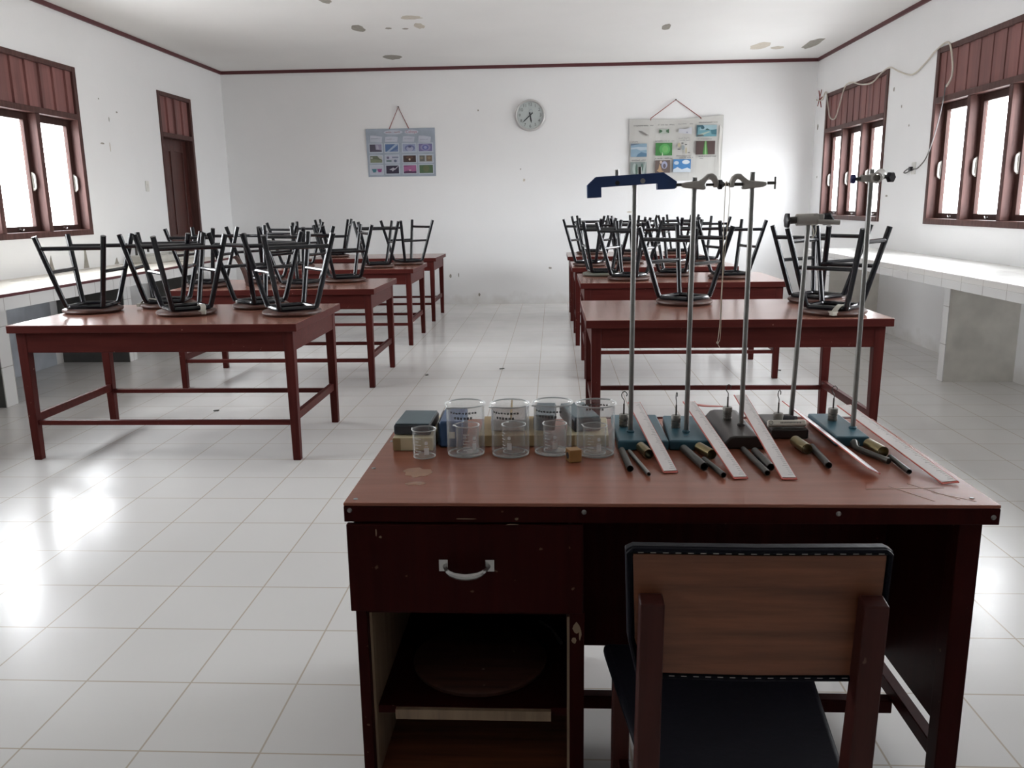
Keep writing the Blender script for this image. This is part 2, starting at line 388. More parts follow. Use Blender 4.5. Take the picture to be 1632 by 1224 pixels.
# ------------------------------------------------------------------ the setting
def struct(o, label, cat): return tag(o, label, cat, kind='structure')
b = MB().box(XL - .2, XR + .2, YF - .2, YB + .2, -.12, 0)
struct(b.build('floor', M['floor']), 'white square floor tiles with beige grout', 'floor')
ceiling = struct(MB().box(XL - .2, XR + .2, YF - .2, YB + .2, HC, HC + .1).build('ceiling', M['ceiling']), 'white ceiling with brown damp stains', 'ceiling')
def wall_holes(x0, x1, holes, name, label):
    """a side wall with rectangular openings (y0, y1, z0, z1)"""
    ys = sorted({YF - .2, YB + .2, *[h[0] for h in holes], *[h[1] for h in holes]})
    zs = sorted({0, HC, *[h[2] for h in holes], *[h[3] for h in holes]})
    b = MB()
    for i in range(len(ys) - 1):
        for k in range(len(zs) - 1):
            cy, cz = (ys[i] + ys[i + 1]) / 2, (zs[k] + zs[k + 1]) / 2
            if any(h[0] < cy < h[1] and h[2] < cz < h[3] for h in holes): continue
            b.box(x0, x1, ys[i], ys[i + 1], zs[k], zs[k + 1])
    return struct(b.build(name, M['wall'], sharp=False), label, 'wall')
DY0, DY1, DZ1 = 10.27, 11.215, 2.83
wall_left = wall_holes(XL - .15, XL, [(a, c, WZ0, WZ1) for a, c in LEFT_WINDOWS] + [(DY0, DY1, 0, DZ1)], 'wall_left', 'white left wall with windows and a dark door')
wall_right = wall_holes(XR, XR + .15, [(a, c, WZ0, WZ1) for a, c in RIGHT_WINDOWS], 'wall_right', 'white right wall with two rows of windows')
wall_back = struct(MB().box(XL, XR, YB, YB + .15, 0, HC).build('wall_back', M['wall']), 'white far wall with clock and two posters', 'wall')
struct(MB().box(XL, XR, YF - .15, YF, 0, HC).build('wall_front', M['wall']), 'white wall behind the viewer', 'wall')
struct(MB().box(XL, XR, YB - .022, YB, HC - .042, HC).build('trim_1', M['trim']), 'thin maroon trim along the top of the far wall', 'trim')
struct(MB().box(XL, XL + .022, YF, YB - .022, HC - .042, HC).build('trim_2', M['trim']), 'thin maroon trim along the top of the left wall', 'trim')
struct(MB().box(XR - .022, XR, YF, YB - .022, HC - .042, HC).build('trim_3', M['trim']), 'thin maroon trim along the top of the right wall', 'trim')

def blob(n, rx, ry, seed, jag=.35):
    r = random.Random(seed); return [(rx * math.cos(2 * PI * k / n) * (1 - jag * r.random()), ry * math.sin(2 * PI * k / n) * (1 - jag * r.random())) for k in range(n)]
for i, (x, y, rx, ry, m) in enumerate([(-2.13, 9.66, .09, .22, 'stain_grey'), (-2.10, 11.5, .14, .20, 'stain_grey'), (-1.47, 9.2, .14, .10, 'stain_pale'), (-1.45, 9.62, .07, .16, 'stain_pale'), (-1.80, 9.70, .04, .05, 'stain_grey'),
        (-1.62, 9.75, .04, .04, 'stain_grey'), (1.26, 10.0, .06, .20, 'stain_grey'), (2.60, 11.3, .13, .28, 'stain_pale'), (2.85, 11.45, .09, .12, 'stain_pale'), (3.22, 11.2, .10, .42, 'stain_grey'), (-2.15, 8.4, .07, .12, 'stain_grey')]):
    MB().prism(blob(14, rx, ry, i), -.002, .001).build('damp_stain', M[m], ceiling, loc=(x, y, HC))
def wall_stains(parent, axis, at, sgn, items):
    for i, (u, z, ru, rz_, m) in enumerate(items):
        Mx = Matrix(((0, 0, sgn, 0), (1, 0, 0, 0), (0, 1, 0, 0), (0, 0, 0, 1))) if axis == 'x' else Matrix(((1, 0, 0, 0), (0, 0, sgn, 0), (0, 1, 0, 0), (0, 0, 0, 1)))
        loc = (at, u, z) if axis == 'x' else (u, at, z)
        MB().prism(blob(9, ru, rz_, 50 + i), -.001, .0015, Mx).build('wall_mark', M[m], parent, loc=loc)
wall_stains(wall_left, 'x', XL, 1, [(9.27, 2.47, .02, .012, 'stain_grey'), (9.09, 2.38, .01, .03, 'stain_grey'), (8.90, 2.12, .05, .01, 'stain_grey'), (8.92, 2.57, .012, .01, 'stain_grey'), (9.05, 2.09, .01, .06, 'stain_pale')])
wall_stains(wall_right, 'x', XR, -1, [(9.59, 2.58, .02, .03, 'stain_grey'), (9.35, 2.38, .015, .02, 'stain_grey'), (9.12, 2.17, .015, .012, 'stain_grey'), (9.57, 1.47, .04, .012, 'stain_grey'), (12.2, 2.42, .04, .05, 'stain_grey'), (12.1, 1.75, .015, .02, 'stain_grey')])
wall_stains(wall_back, 'y', YB, -1, [(-1.06, 2.744, .012, .018, 'stain_grey'), (-.42, 1.777, .02, .025, 'stain_pale'), (1.09, 1.31, .05, .012, 'stain_pale'), (-1.52, .42, .02, .035, 'stain_grey'), (-1.40, .43, .01, .04, 'stain_grey'), (-1.1, .14, .018, .03, 'stain_grey'), (-.05, .52, .03, .02, 'stain_grey'), (-.47, 1.93, .01, .012, 'stain_grey')])

# peeled plaster scars standing on the left counter's wall edge
for (y, z0, w, h) in ((7.72, .862, .11, .16), (8.32, .862, .10, .24), (8.92, .862, .10, .07)):
    Mx = Matrix(((0, 0, 1, 0), (1, 0, 0, 0), (0, 1, 0, 0), (0, 0, 0, 1)))
    MB().prism([(-w / 2, 0), (w / 2, 0), (w * .28, h * .45), (w * .12, h), (-w * .05, h * .8), (-w * .22, h * .4)], -.001, .002, Mx).build('peeled_patch', M['stain_grey'], wall_left, loc=(XL, y, z0))

# ---- windows: local x points into the room, y along the wall
def window(name, side, y0, y1, label, detailed=True):
    w = y1 - y0; x = XL if side < 0 else XR
    t = thing(name, label, 'window', (x, (y0 + y1) / 2, 0), 0 if side < 0 else PI, kind='structure')
    hs = 1 if side < 0 else -1                       # handles sit on the far stile of every casement
    h = w / 2; z0, z1, zt = WZ0, WZ1, 2.31
    f = MB().box(-.13, .014, -h, -h + .06, z0, z1).box(-.13, .014, h - .06, h, z0, z1)
    f.box(-.13, .018, -h + .06, h - .06, z0, z0 + .055).box(-.13, .014, -h + .06, h - .06, z1 - .05, z1).box(-.13, .016, -h + .06, h - .06, zt, zt + .055)
    bw = (w - .24) / 3
    for k in (1, 2):
        ya = -h + .06 + k * bw + (k - 1) * .06
        f.box(-.13, .012, ya, ya + .06, z0 + .055, zt)
    f.build('window_frame', M['window_wood'], t, bevel=.004)
    n = int(round((w - .12) / .105)); bwid = (w - .12) / n; p = MB()
    for k in range(n):
        ya = -h + .06 + k * bwid; d = .012 * (k % 2)
        p.hexa([(-.035, ya, zt + .055), (-.002 - d, ya + .004, zt + .055), (-.008 - d, ya + bwid - .004, zt + .055), (-.035, ya + bwid, zt + .055)],
               [(-.035, ya, z1 - .05), (-.002 - d, ya + .004, z1 - .05), (-.008 - d, ya + bwid - .004, z1 - .05), (-.035, ya + bwid, z1 - .05)])
    p.box(-.05, -.035, -h + .06, h - .06, zt + .055, z1 - .05)
    p.build('board_panel', M['window_board'], t)
    for k in range(3):
        ya = -h + .06 + k * (bw + .06); yb = ya + bw; za, zb = z0 + .055, zt; sw = .062
        s = MB().box(-.115, -.075, ya, ya + sw, za, zb).box(-.115, -.075, yb - sw, yb, za, zb).box(-.115, -.075, ya + sw, yb - sw, za, za + .05).box(-.115, -.075, ya + sw, yb - sw, zb - .065, zb)
        so = s.build('casement_sash', M['sash_wood'], t, bevel=.003)
        MB().box(-.097, -.093, ya + sw, yb - sw, za + .05, zb - .065).build('window_pane', M['glass'], so)
        yh = (yb - sw / 2) if hs > 0 else (ya + sw / 2); zc = 1.70
        hd = MB().box(-.0755, -.071, yh - .012, yh + .012, zc - .085, zc + .085).tube(curve_pts([(-.072, yh, zc - .07), (-.056, yh, zc - .055), (-.054, yh, zc), (-.056, yh, zc + .055), (-.072, yh, zc + .07)], 4), .010, 8)
        hd.build('pull_handle', M['plate'], so)
        MB().tube(curve_pts([(-.075, (ya + yb) / 2 - .02, za + .02), (-.06, (ya + yb) / 2 - .02, za + .03), (-.055, (ya + yb) / 2 + .01, za + .012), (-.06, (ya + yb) / 2 + .035, za + .026)], 4), .005, 6).build('stay_hook', M['steel'], so)
    return t
window('window_1', -1, *LEFT_WINDOWS[0], 'three-light wooden window on the left wall above the tiled counter')
window('window_2', 1, *RIGHT_WINDOWS[1], 'nearer three-light wooden window on the right wall')
window('window_3', 1, *RIGHT_WINDOWS[0], 'farther three-light wooden window on the right wall by the far corner')
window('unseen_window_4', -1, *LEFT_WINDOWS[1], 'assumed unseen window on the left wall beside the nearest lab table')  # unseen, assumed from the window spacing; added to bring daylight to the near floor
window('unseen_window_5', 1, *RIGHT_WINDOWS[2], 'assumed unseen window on the right wall beside the nearest lab table')  # added like the one opposite, out of view, for light near the viewer

# ---- door in the left wall
t = thing('door_1', 'dark red-brown panelled door with slatted top on the left wall', 'door', (XL, DY0, 0), kind='structure')
dw = DY1 - DY0
MB().box(-.13, .012, 0, .055, 0, DZ1).box(-.13, .012, dw - .055, dw, 0, DZ1).box(-.13, .012, .055, dw - .055, DZ1 - .05, DZ1).box(-.13, .012, .055, dw - .055, 2.30, 2.355).build('door_frame', M['window_wood'], t, bevel=.004)
p = MB(); n = 8; bwid = (dw - .11) / n
for k in range(n):
    ya = .055 + k * bwid; d = .012 * (k % 2)
    p.hexa([(-.04, ya, 2.355), (-.004 - d, ya + .004, 2.355), (-.012 - d, ya + bwid - .004, 2.355), (-.04, ya + bwid, 2.355)],
           [(-.04, ya, DZ1 - .05), (-.004 - d, ya + .004, DZ1 - .05), (-.012 - d, ya + bwid - .004, DZ1 - .05), (-.04, ya + bwid, DZ1 - .05)])
p.box(-.06, -.04, .055, dw - .055, 2.355, DZ1 - .05)
p.build('slat_panel', M['window_board'], t)
d = MB().box(-.125, -.10, .055, dw - .055, .005, 2.30)
for (ya, yb) in ((.055, .17), (dw / 2 - .05, dw / 2 + .05), (dw - .17, dw - .055)): d.box(-.10, -.088, ya, yb, .005, 2.30)
for (za, zb) in ((.005, .22), (.98, 1.12), (2.15, 2.30)):
    d.box(-.10, -.088, .17, dw / 2 - .05, za, zb).box(-.10, -.088, dw / 2 + .05, dw - .17, za, zb)
leaf = d.build('door_leaf', M['door_wood'], t, bevel=.004)
MB().box(-.09, -.078, dw - .14, dw - .10, .98, 1.12).cyl((-.085, dw - .12, 1.07), (-.045, dw - .12, 1.07), .008, 10).tube([(-.045, dw - .12, 1.07), (-.045, dw - .22, 1.07)], .009, 10).build('door_handle', M['steel'], leaf)

# ---- counters along the walls
t = thing('wall_counter', 'long white tiled counter along the right wall below the windows', 'counter', (XR, 6.0, 0))
y0, y1 = 1.6 - 6, 9.70 - 6; xf = -.80
MB().box(xf, 0, y0, y1, .855, .902).build('counter_top', M['counter_top'], t, bevel=.004)
MB().box(xf, xf + .05, y0, y1, .795, .855).build('front_apron', M['counter_white'], t, bevel=.002)
for yy in (9.595, 6.69, 3.75):
    px = MB().box(-.545, 0, yy - 6, yy + .085 - 6, 0, .855).build('pier', M['cement'], t)
    MB().box(-.552, -.545, yy - 6 - .004, yy + .089 - 6, 0, .855).build('tiled_edge', M['counter_white'], px)
t = thing('wall_counter', 'long cream tiled counter with maroon edge strip along the left wall', 'counter', (XL, 6.0, 0))
y0, y1 = 1.6 - 6, 10.15 - 6; xf = .86
MB().box(0, xf - .012, y0, y1, .81, .857).build('counter_top', M['counter_cream'], t, bevel=.003)
MB().box(xf - .012, xf + .003, y0, y1, .838, .860).build('edge_strip', M['trim'], t, bevel=.002)
MB().box(xf - .06, xf, y0, y1, .748, .838).build('front_apron', M['counter_white'], t)
for yy in (9.60, 7.73, 5.87, 3.9):
    px = MB().box(0, .655, yy - 6, yy + .13 - 6, 0, .81).build('pier', M['dark_cement'], t)
    MB().box(.655, .663, yy - 6 - .004, yy + .134 - 6, 0, .748).build('tiled_edge', M['counter_white'], px)
MB().box(0, .012, 6.05 - 6, 7.60 - 6, .002, .74).build('washed_panel', M['wash'], t)
s = thing('raised_sink', 'pale cement sink block on the left counter with tap', 'sink', (XL + .02, 9.58, .858))
MB().box(0, .36, -.50, -.44, 0, .075).box(0, .36, .44, .50, 0, .075).box(0, .06, -.44, .44, 0, .075).box(.30, .36, -.44, .44, 0, .075).box(.06, .30, -.44, .44, 0, .01).build('basin', M['pale_cement'], s, bevel=.006)
tp = MB().cyl((.03, -.30, .075), (.03, -.30, .17), .014, 12).tube(curve_pts([(.03, -.30, .15), (.10, -.30, .165), (.16, -.30, .15), (.165, -.30, .11)], 5), .012, 10).cyl((-.0, -.36, .185), (.06, -.24, .185), .009, 8).cyl((.03, -.30, .17), (.03, -.30, .19), .009, 8)
tp.build('tap', M['dark_steel'], s)

# ---- switch, outlet, cables
sw = thing('light_switch', 'small ivory switch plate on the left wall before the door', 'switch', (XL, 9.79, 1.70))
MB().box(0, .01, -.04, .04, -.06, .06).build('cover_plate', M['plate'], sw, bevel=.004); MB().box(.01, .016, -.014, .014, -.025, .025).build('rocker', M['plate'], sw, bevel=.002)
ou = thing('wall_outlet', 'pale outlet plate on the right wall between the windows', 'outlet', (XR, 8.905, 1.735))
MB().box(-.012, 0, -.045, .045, -.06, .06).build('cover_plate', M['plate'], ou, bevel=.004); MB().cyl((-.0165, 0, -.005), (-.012, 0, -.005), .02, 16).build('socket', M['plate'], ou)
cx = XR - .022
c = MB().tube(curve_pts([(XR - .012, 12.26, 2.78), (XR - .012, 12.05, 2.76), (cx, 11.86, 2.84), (cx, 11.72, 2.62), (cx, 11.62, 2.49), (cx, 11.42, 2.46), (cx, 11.28, 2.60), (cx, 11.12, 2.80), (cx, 10.9, 2.83), (cx, 10.55, 2.76), (cx, 10.2, 2.73), (cx, 9.95, 2.79), (cx, 9.70, 2.82),
      (XR - .012, 9.45, 2.74), (XR - .012, 9.1, 2.66), (XR - .012, 8.8, 2.73), (cx, 8.58, 2.80), (cx, 8.33, 2.83), (cx, 8.22, 2.66), (cx, 8.20, 2.52), (cx, 8.29, 2.44)], 6), .0085, 6)
tag(c.build('wall_cable', M['cable']), 'pale cable looping along the tops of the right wall windows', 'cable')
pl = thing('plug_lead', 'thin grey lead with plug hanging from the nearer right window boards to the outlet', 'cable', (XR, 8.6, 1.8))
MB().tube(curve_pts([(-.028, -.31, .66), (-.026, -.26, .47), (-.028, -.17, .24), (-.028, -.03, .03), (-.024, .14, -.06), (-.024, .24, -.075), (-.024, .36, -.06)], 6), .006, 6).tube(curve_pts([(-.024, .36, -.06), (-.022, .44, -.075), (-.022, .50, -.10), (-.022, .44, -.105), (-.022, .36, -.09), (-.022, .28, -.08)], 5), .006, 6).build('lead', M['grey_cable'], pl)
MB().box(-.05, -.0170, .29, .33, -.09, -.05).build('plug', M['black_plastic'], pl, bevel=.006)
st = MB()
for a, bq in (((XR - .008, 12.22, 2.90), (XR - .008, 12.08, 2.67)), ((YB, 0, 0), None)):
    if bq: st.tube([a, bq], .006, 6)
st.tube(curve_pts([(XR - .008, 12.30, 2.79), (XR - .008, 12.17, 2.77), (XR - .008, 12.06, 2.80)], 4), .006, 6).tube([(XR - .008, 12.10, 2.90), (XR - .008, 12.24, 2.70)], .005, 6)
tag(st.build('knotted_twine', M['red_cord']), 'knot of reddish twine on the right wall at the far corner', 'twine')

# ---- clock
ck = thing('wall_clock', 'round silver-rimmed wall clock on the far wall', 'clock', (-.325, YB, 2.662))
Mc = Matrix(((1, 0, 0, 0), (0, 0, -1, 0), (0, 1, 0, 0), (0, 0, 0, 1)))          # local x, y(up), z(towards room)
MB().lathe([(0, .002), (.212, .002), (.218, .02), (.212, .045), (.198, .055), (.188, .05), (.183, .032), (.183, .02), (0, .02)], 64, False, Mc).build('clock_rim', M['rim'], ck)
MB().lathe([(0, .0205), (.182, .0205), (.182, .024), (0, .024)], 64, False, Mc).build('dial', M['clock_face'], ck)
MB().lathe([(0, .0455), (.184, .0455), (.184, .048), (0, .048)], 48, False, Mc).build('glass_cover', M['glass'], ck)
for k in range(1, 13):
    a = PI / 2 - k * PI / 6
    text_mesh(str(k), .058, Mc @ Matrix.Translation((.147 * math.cos(a), .147 * math.sin(a), .0246)), 'numeral', M['numeral'], ck)
MB().tube([Mc @ Vector((.006 * math.cos(k), .006 * math.sin(k) + .055, .0246)) * 1 for k in (0, 2)], .002, 6).lathe([(.020, .0242), (.026, .0242), (.026, .0252), (.020, .0252)], 24, True, Mc @ Matrix.Translation((.008, .055, 0))).build('dial_emblem', flat((.42, .47, .50)), ck)
def hand(ang, l, tail, w, z):
    R = Matrix.Rotation(PI / 2 - ang, 4, 'Z')
    return MB().prism([(-tail, -w), (l * .7, -w), (l, 0), (l * .7, w), (-tail, w)], z, z + .002, Mc @ R)
hand(2 * PI * 38 / 60, (.152), .05, .0075, .032).build('minute_hand', M['black'], ck)
hand(2 * PI * (5 + 38 / 60) / 12 + .02, .108, .04, .010, .028).build('hour_hand', M['black'], ck)
MB().lathe([(0, .025), (.011, .025), (.011, .036), (0, .036)], 16, False, Mc).build('centre_pin', M['black'], ck)

# ---- posters hanging on the far wall (local x right, z up, front faces -y)
def quad_shape(b, mi, pts, y):
    """a flat printed shape, 1 mm of ink-thin relief"""
    b.mat(mi); b.prism(pts, 0, .0007, Matrix(((1, 0, 0, 0), (0, 0, -1, y), (0, 1, 0, 0), (0, 0, 0, 1)))); b.mat(0)
def rect(x0, z0, x1, z1): return [(x0, z0), (x1, z0), (x1, z1), (x0, z1)]
def ell(cx, cz, rx, rz_, n=18): return [(cx + rx * math.cos(2 * PI * k / n), cz + rz_ * math.sin(2 * PI * k / n)) for k in range(n)]
def picture(parent, x0, z0, x1, z1, base, shapes, y, border=None, skew=0):
    mats = [flat(base)]; b = MB()
    if border:
        mats.append(flat(border)); quad_shape(b, 1, rect(x0 - .014, z0 - .014, x1 + .014, z1 + .014), y); y -= .0007
    quad_shape(b, 0, rect(x0, z0, x1, z1), y); yy = y - .0007
    W, H = x1 - x0, z1 - z0
    for col, pts in shapes:
        m = flat(col)
        if m not in mats: mats.append(m)
        quad_shape(b, mats.index(m), [(x0 + u * W, z0 + v * H) for u, v in pts], yy); yy -= .0003
    o = b.build('picture', mats, parent)
    if skew: o.rotation_euler = (0, skew, 0)
    return o
def squiggle(b, x0, z, w, h, y, r=.0022, seed=0):
    rd = random.Random(seed); n = max(4, int(w / (h * .55))); gap = {i for i in range(n) if rd.random() < .14}; run = []
    for i in range(n):
        x = x0 + w * i / n
        if i in gap:
            if len(run) > 2: b.tube(run, r, 4)
            run = []; continue
        run += [(x, y, z + h * (.1 + .3 * rd.random())), (x + w / n * .5, y, z + h * (.55 + .45 * rd.random()))]
    if len(run) > 2: b.tube(run, r, 4)

LP = thing('poster', 'pale blue poster with twelve small photos hung on red string left of the clock', 'poster', (-2.18, YB, 2.186))
sh = MB().hexa([(-.487, -.004, -.332), (.494, -.004, -.334), (.494, -.001, -.334), (-.487, -.001, -.332)], [(-.496, -.022, .330), (.496, -.022, .333), (.496, -.018, .333), (-.496, -.018, .330)])
m_sheet = plain('mottled_blue_poster_paper', (.34, .39, .46), .45, scale=6, var=.3)
sheet = sh.build('sheet', m_sheet, LP)
tilt = thing  # (photos lie on the slightly tilted sheet)
def on_sheet(z, top=.33, bot=-.333, yt=-.022, yb=-.004): return yb + (yt - yb) * (z - bot) / (top - bot)
lp_cols = [(-.448, -.275), (-.224, -.040), (.030, .212), (.258, .452)]
lp_rows = [(.014, .117), (-.135, -.042), (-.290, -.178)]
Pp = {
 (0, 0): ((.085, .075, .11), [((.28, .25, .36), [(.5, .3), (1, .2), (1, 1), (.45, 1)]), ((.40, .38, .47), [(.55, .35), (.8, .3), (.7, .9), (.55, .9)])]),
 (0, 1): ((.09, .16, .32), [((.34, .42, .55), [(.1, 0), (.3, 0), (1, .9), (.95, 1), (.8, 1)]), ((.17, .22, .38), [(.5, 0), (1, 0), (1, .4)])]),
 (0, 2): ((.30, .34, .48), [((.15, .17, .32), ell(.55, .45, .40, .42)), ((.34, .36, .50), ell(.55, .38, .28, .3)), ((.08, .09, .17), ell(.55, .62, .13, .12)), ((.36, .37, .49), ell(.55, .2, .22, .2))]),
 (0, 3): ((.17, .15, .30), [((.27, .25, .42), ell(.5, .5, .38, .46)), ((.12, .13, .33), ell(.5, .5, .24, .34)), ((.30, .31, .50), ell(.5, .5, .12, .2))]),
 (1, 0): ((.13, .15, .10), [((.20, .23, .15), [(0, 0), (1, 0), (1, .35), (.4, .5), (0, .45)]), ((.45, .46, .45), [(.75, .65), (1, .4), (1, 1), (.6, 1)]), ((.38, .40, .36), ell(.12, .7, .1, .16))]),
 (1, 1): ((.42, .45, .53), [((.20, .22, .30), rect(.5, .65, 1, .85)), ((.13, .19, .20), rect(.05, .1, .45, .35)), ((.50, .50, .60), ell(.35, .75, .15, .22)), ((.12, .14, .22), ell(.75, .22, .12, .2)), ((.15, .13, .20), ell(.18, .72, .1, .18))]),
 (1, 2): ((.045, .022, .020), [((.10, .05, .035), ell(.5, .7, .3, .2)), ((.62, .55, .45), ell(.5, .42, .07, .16))]),
 (1, 3): ((.36, .38, .39), [((.12, .12, .11), rect(.05, .1, .42, .95)), ((.17, .125, .085), rect(.54, .1, .95, .95)), ((.22, .19, .14), ell(.2, .6, .12, .2)), ((.26, .20, .13), ell(.75, .6, .12, .2))]),
 (2, 0): ((.46, .48, .56), [((.05, .17, .22), [(.08, .6), (.5, .6), (.42, .2), (.2, .15)]), ((.30, .07, .22), [(.52, .6), (.94, .6), (.88, .22), (.64, .18)])]),
 (2, 1): ((.025, .018, .045), [((.42, .40, .46), [(.25, .5), (.55, .75), (.7, .62), (.98, 1), (1, .92), (.72, .5), (.62, .45), (.5, .25), (.45, .42)])]),
 (2, 2): ((.36, .12, .26), [((.09, .03, .09), [(0, 0), (1, 0), (1, .28), (.7, .22), (.5, .35), (.2, .3), (0, .2)]), ((.60, .42, .48), ell(.5, .38, .1, .09)), ((.24, .07, .18), [(0, .8), (.3, .85), (.9, .98), (0, 1)])]),
 (2, 3): ((.070, .125, .060), [((.11, .13, .06), ell(.5, .55, .24, .4))]),
}
for (r, c_), (base, shp) in Pp.items():
    z0, z1 = lp_rows[r]; x0, x1 = lp_cols[c_]
    picture(LP, x0, z0, x1, z1, base, shp, on_sheet(z0) - .006, border=(.48, .53, .60))
cl = MB()
for (x0, x1, z0, z1, sk) in ((-.440, -.270, .150, .240, -.02), (-.225, -.045, .150, .215, 0), (.030, .195, .150, .222, -.01), (.255, .430, .142, .228, -.02)):
    quad_shape(cl, 0, [(x0, z0), (x1, z0 + sk * .5), (x1 + .01, z1 + sk), ((x0 + x1) / 2, z1 + .008 + sk / 2), (x0 + .01, z1)], -.026)
for (cx_, w) in ((-.100, .136), (.163, .100)): quad_shape(cl, 0, ell(cx_, .280, w, .030, 26), -.0265)
cl.build('cloud_captions', flat((.50, .53, .60)), LP)
text_mesh('Cahaya', .056, Matrix.Translation((.163, -.0285, .282)) @ Matrix.Rotation(PI / 2, 4, 'X'), 'title_lettering', flat((.42, .20, .22)), LP)
tq = MB(); squiggle(tq, -.205, .264, .21, .030, -.0285, .0035, 3); tq.build('title_writing', flat((.45, .25, .27)), LP)
tq = MB()
for i, (x0, x1, zz) in enumerate(((-.42, -.29, .190), (-.20, -.07, .178), (.055, .175, .182), (.285, .40, .168))): squiggle(tq, x0, zz, x1 - x0, .014, -.028, .002, 10 + i)
tq.build('caption_writing', flat((.34, .37, .44)), LP)
MB().tube([(-.155, -.024, .325), (-.015, -.012, .622), (.125, -.024, .330)], .006, 6).build('hanging_cord', M['red_cord'], LP)
MB().cyl((-.015, 0, .628), (-.015, -.025, .628), .008, 8).build('nail', M['dark_steel'], LP)

RP = thing('poster', 'white laminated poster with colour pictures hung right of the clock', 'poster', (1.72, YB, 2.165))
nx = 14; b = MB(); top = []; bot = []
for i in range(nx + 1):
    u = i / nx; x = -.652 + 1.304 * u
    zt = .420 - .012 * math.sin(PI * u) + .030 * max(0, u - .55) / .45; yt = -.030 - .012 * math.sin(3 * PI * u); yb_ = -.004 - .003 * math.sin(2 * PI * u)
    top.append((x, yt, zt)); bot.append((x * .998, yb_, -.430))
for i in range(nx):
    b.hexa([bot[i], bot[i + 1], (bot[i + 1][0], bot[i + 1][1] + .003, bot[i + 1][2]), (bot[i][0], bot[i][1] + .003, bot[i][2])], [top[i], top[i + 1], (top[i + 1][0], top[i + 1][1] + .003, top[i + 1][2]), (top[i][0], top[i][1] + .003, top[i][2])])
m_lam = plain('laminated_white_poster', (.56, .555, .53), .22, scale=5, var=.06)
b.build('sheet', m_lam, RP)
cols = [(-.630, -.400), (-.285, -.050), (.020, .235), (.285, .565)]
sky = [((.42, .50, .56), [(0, .55), (.35, .6), (.6, .48), (1, .52), (1, .72), (.5, .75), (0, .7)]), ((.10, .20, .30), [(.35, 0), (1, 0), (1, .25), (.65, .35), (.45, .2)]), ((.12, .17, .23), [(0, .85), (.5, .95), (.55, 1), (0, 1)])]
PICS = [
 (-.630, -.095, -.405, .085, (.24, .36, .46), sky),
 (-.630, -.345, -.405, -.165, (.22, .26, .25), [((.36, .42, .40), ell(.25, .5, .12, .4)), ((.10, .16, .13), ell(.38, .45, .08, .4)), ((.36, .42, .40), [(.7, 0), (.85, 0), (1, 1), (.9, 1)]), ((.08, .14, .12), ell(.72, .6, .07, .3))]),
 (-.283, -.083, -.050, .088, (.045, .20, .050), [((.09, .36, .10), ell(.55, .5, .33, .42)), ((.16, .44, .14), ell(.58, .5, .18, .28)), ((.55, .68, .50), [(.38, 0), (.46, 0), (.42, .3)])]),
 (-.283, -.320, -.075, -.147, (.13, .095, .085), [((.42, .28, .16), [(.1, .2), (.22, .3), (.3, .75), (.45, .2), (.6, .1), (.3, .05)]), ((.34, .36, .50), ell(.62, .62, .2, .3)), ((.12, .10, .12), ell(.62, .55, .1, .18)), ((.50, .40, .33), ell(.38, .85, .08, .12))]),
 (-.030, -.315, .215, -.137, (.055, .20, .44), [((.55, .62, .68), [(0, 0), (1, 0), (1, .22), (.8, .35), (.5, .22), (.25, .4), (0, .22)]), ((.55, .62, .68), ell(.72, .78, .22, .16)), ((.45, .55, .64), ell(.18, .72, .14, .14))]),
 (.280, .165, .560, .320, (.14, .31, .36), [((.31, .45, .50), [(.15, .55), (1, .6), (1, 1), (.25, 1)]), ((.035, .10, .13), [(0, 0), (.05, 0), (.08, .8), (.35, .9), (.3, 1), (0, 1)]), ((.035, .10, .10), [(.42, .55), (.52, .72), (.68, .55)]), ((.36, .44, .38), [(.1, .2), (.6, .45), (.7, .4), (.3, .12)]), ((.05, .16, .20), [(.7, .55), (1, .62), (1, .15), (.75, .2)]), ((.09, .10, .10), [(.05, 0), (.4, .08), (.3, .18), (.05, .16)]), ((.035, .10, .13), ell(.3, .78, .09, .14))]),
 (.280, -.078, .545, .105, (.075, .045, .042), [((.055, .20, .045), [(.36, 0), (.64, 0), (.55, 1), (.45, 1)]), ((.25, .48, .20), [(.46, 0), (.56, 0), (.52, 1), (.49, 1)])]),
 (-.235, .215, -.100, .275, (.42, .47, .42), [((.06, .13, .07), [(0, .1), (.3, .4), (.3, .7), (0, .95)]), ((.06, .13, .07), [(1, .05), (.7, .35), (.7, .75), (1, 1)])]),
]
for x0, z0, x1, z1, base, shp in PICS: picture(RP, x0, z0, x1, z1, base, shp, -.046)
g = MB(); quad_shape(g, 0, [(-.53, .262), (-.47, .25), (-.39, .200), (-.42, .192), (-.465, .215)], -.046); quad_shape(g, 0, [(-.42, .20), (-.385, .195), (-.39, .205)], -.046)
g.build('drawing', flat((.22, .21, .20)), RP)
g = MB()
for mi, pts in ((0, ell(.045, .055, .02, .032)), (1, ell(.10, .02, .022, .034)), (2, rect(.075, .075, .105, .088)), (2, rect(.125, .055, .155, .066)), (2, rect(.025, -.008, .062, .004)), (2, rect(.165, -.052, .20, -.044)), (0, ell(.145, -.02, .012, .045))): quad_shape(g, mi, pts, -.046)
g.build('drawing', [flat((.42, .38, .26)), flat((.27, .31, .32)), flat((.07, .07, .07))], RP)
g = MB(); quad_shape(g, 0, [(.03, .22), (.215, .20), (.22, .30), (.12, .27), (.04, .28)], -.046); quad_shape(g, 1, ell(.15, .225, .01, .01), -.0465); g.build('drawing', [flat((.50, .51, .55)), flat((.25, .26, .36))], RP)
tq = MB(); k = 0
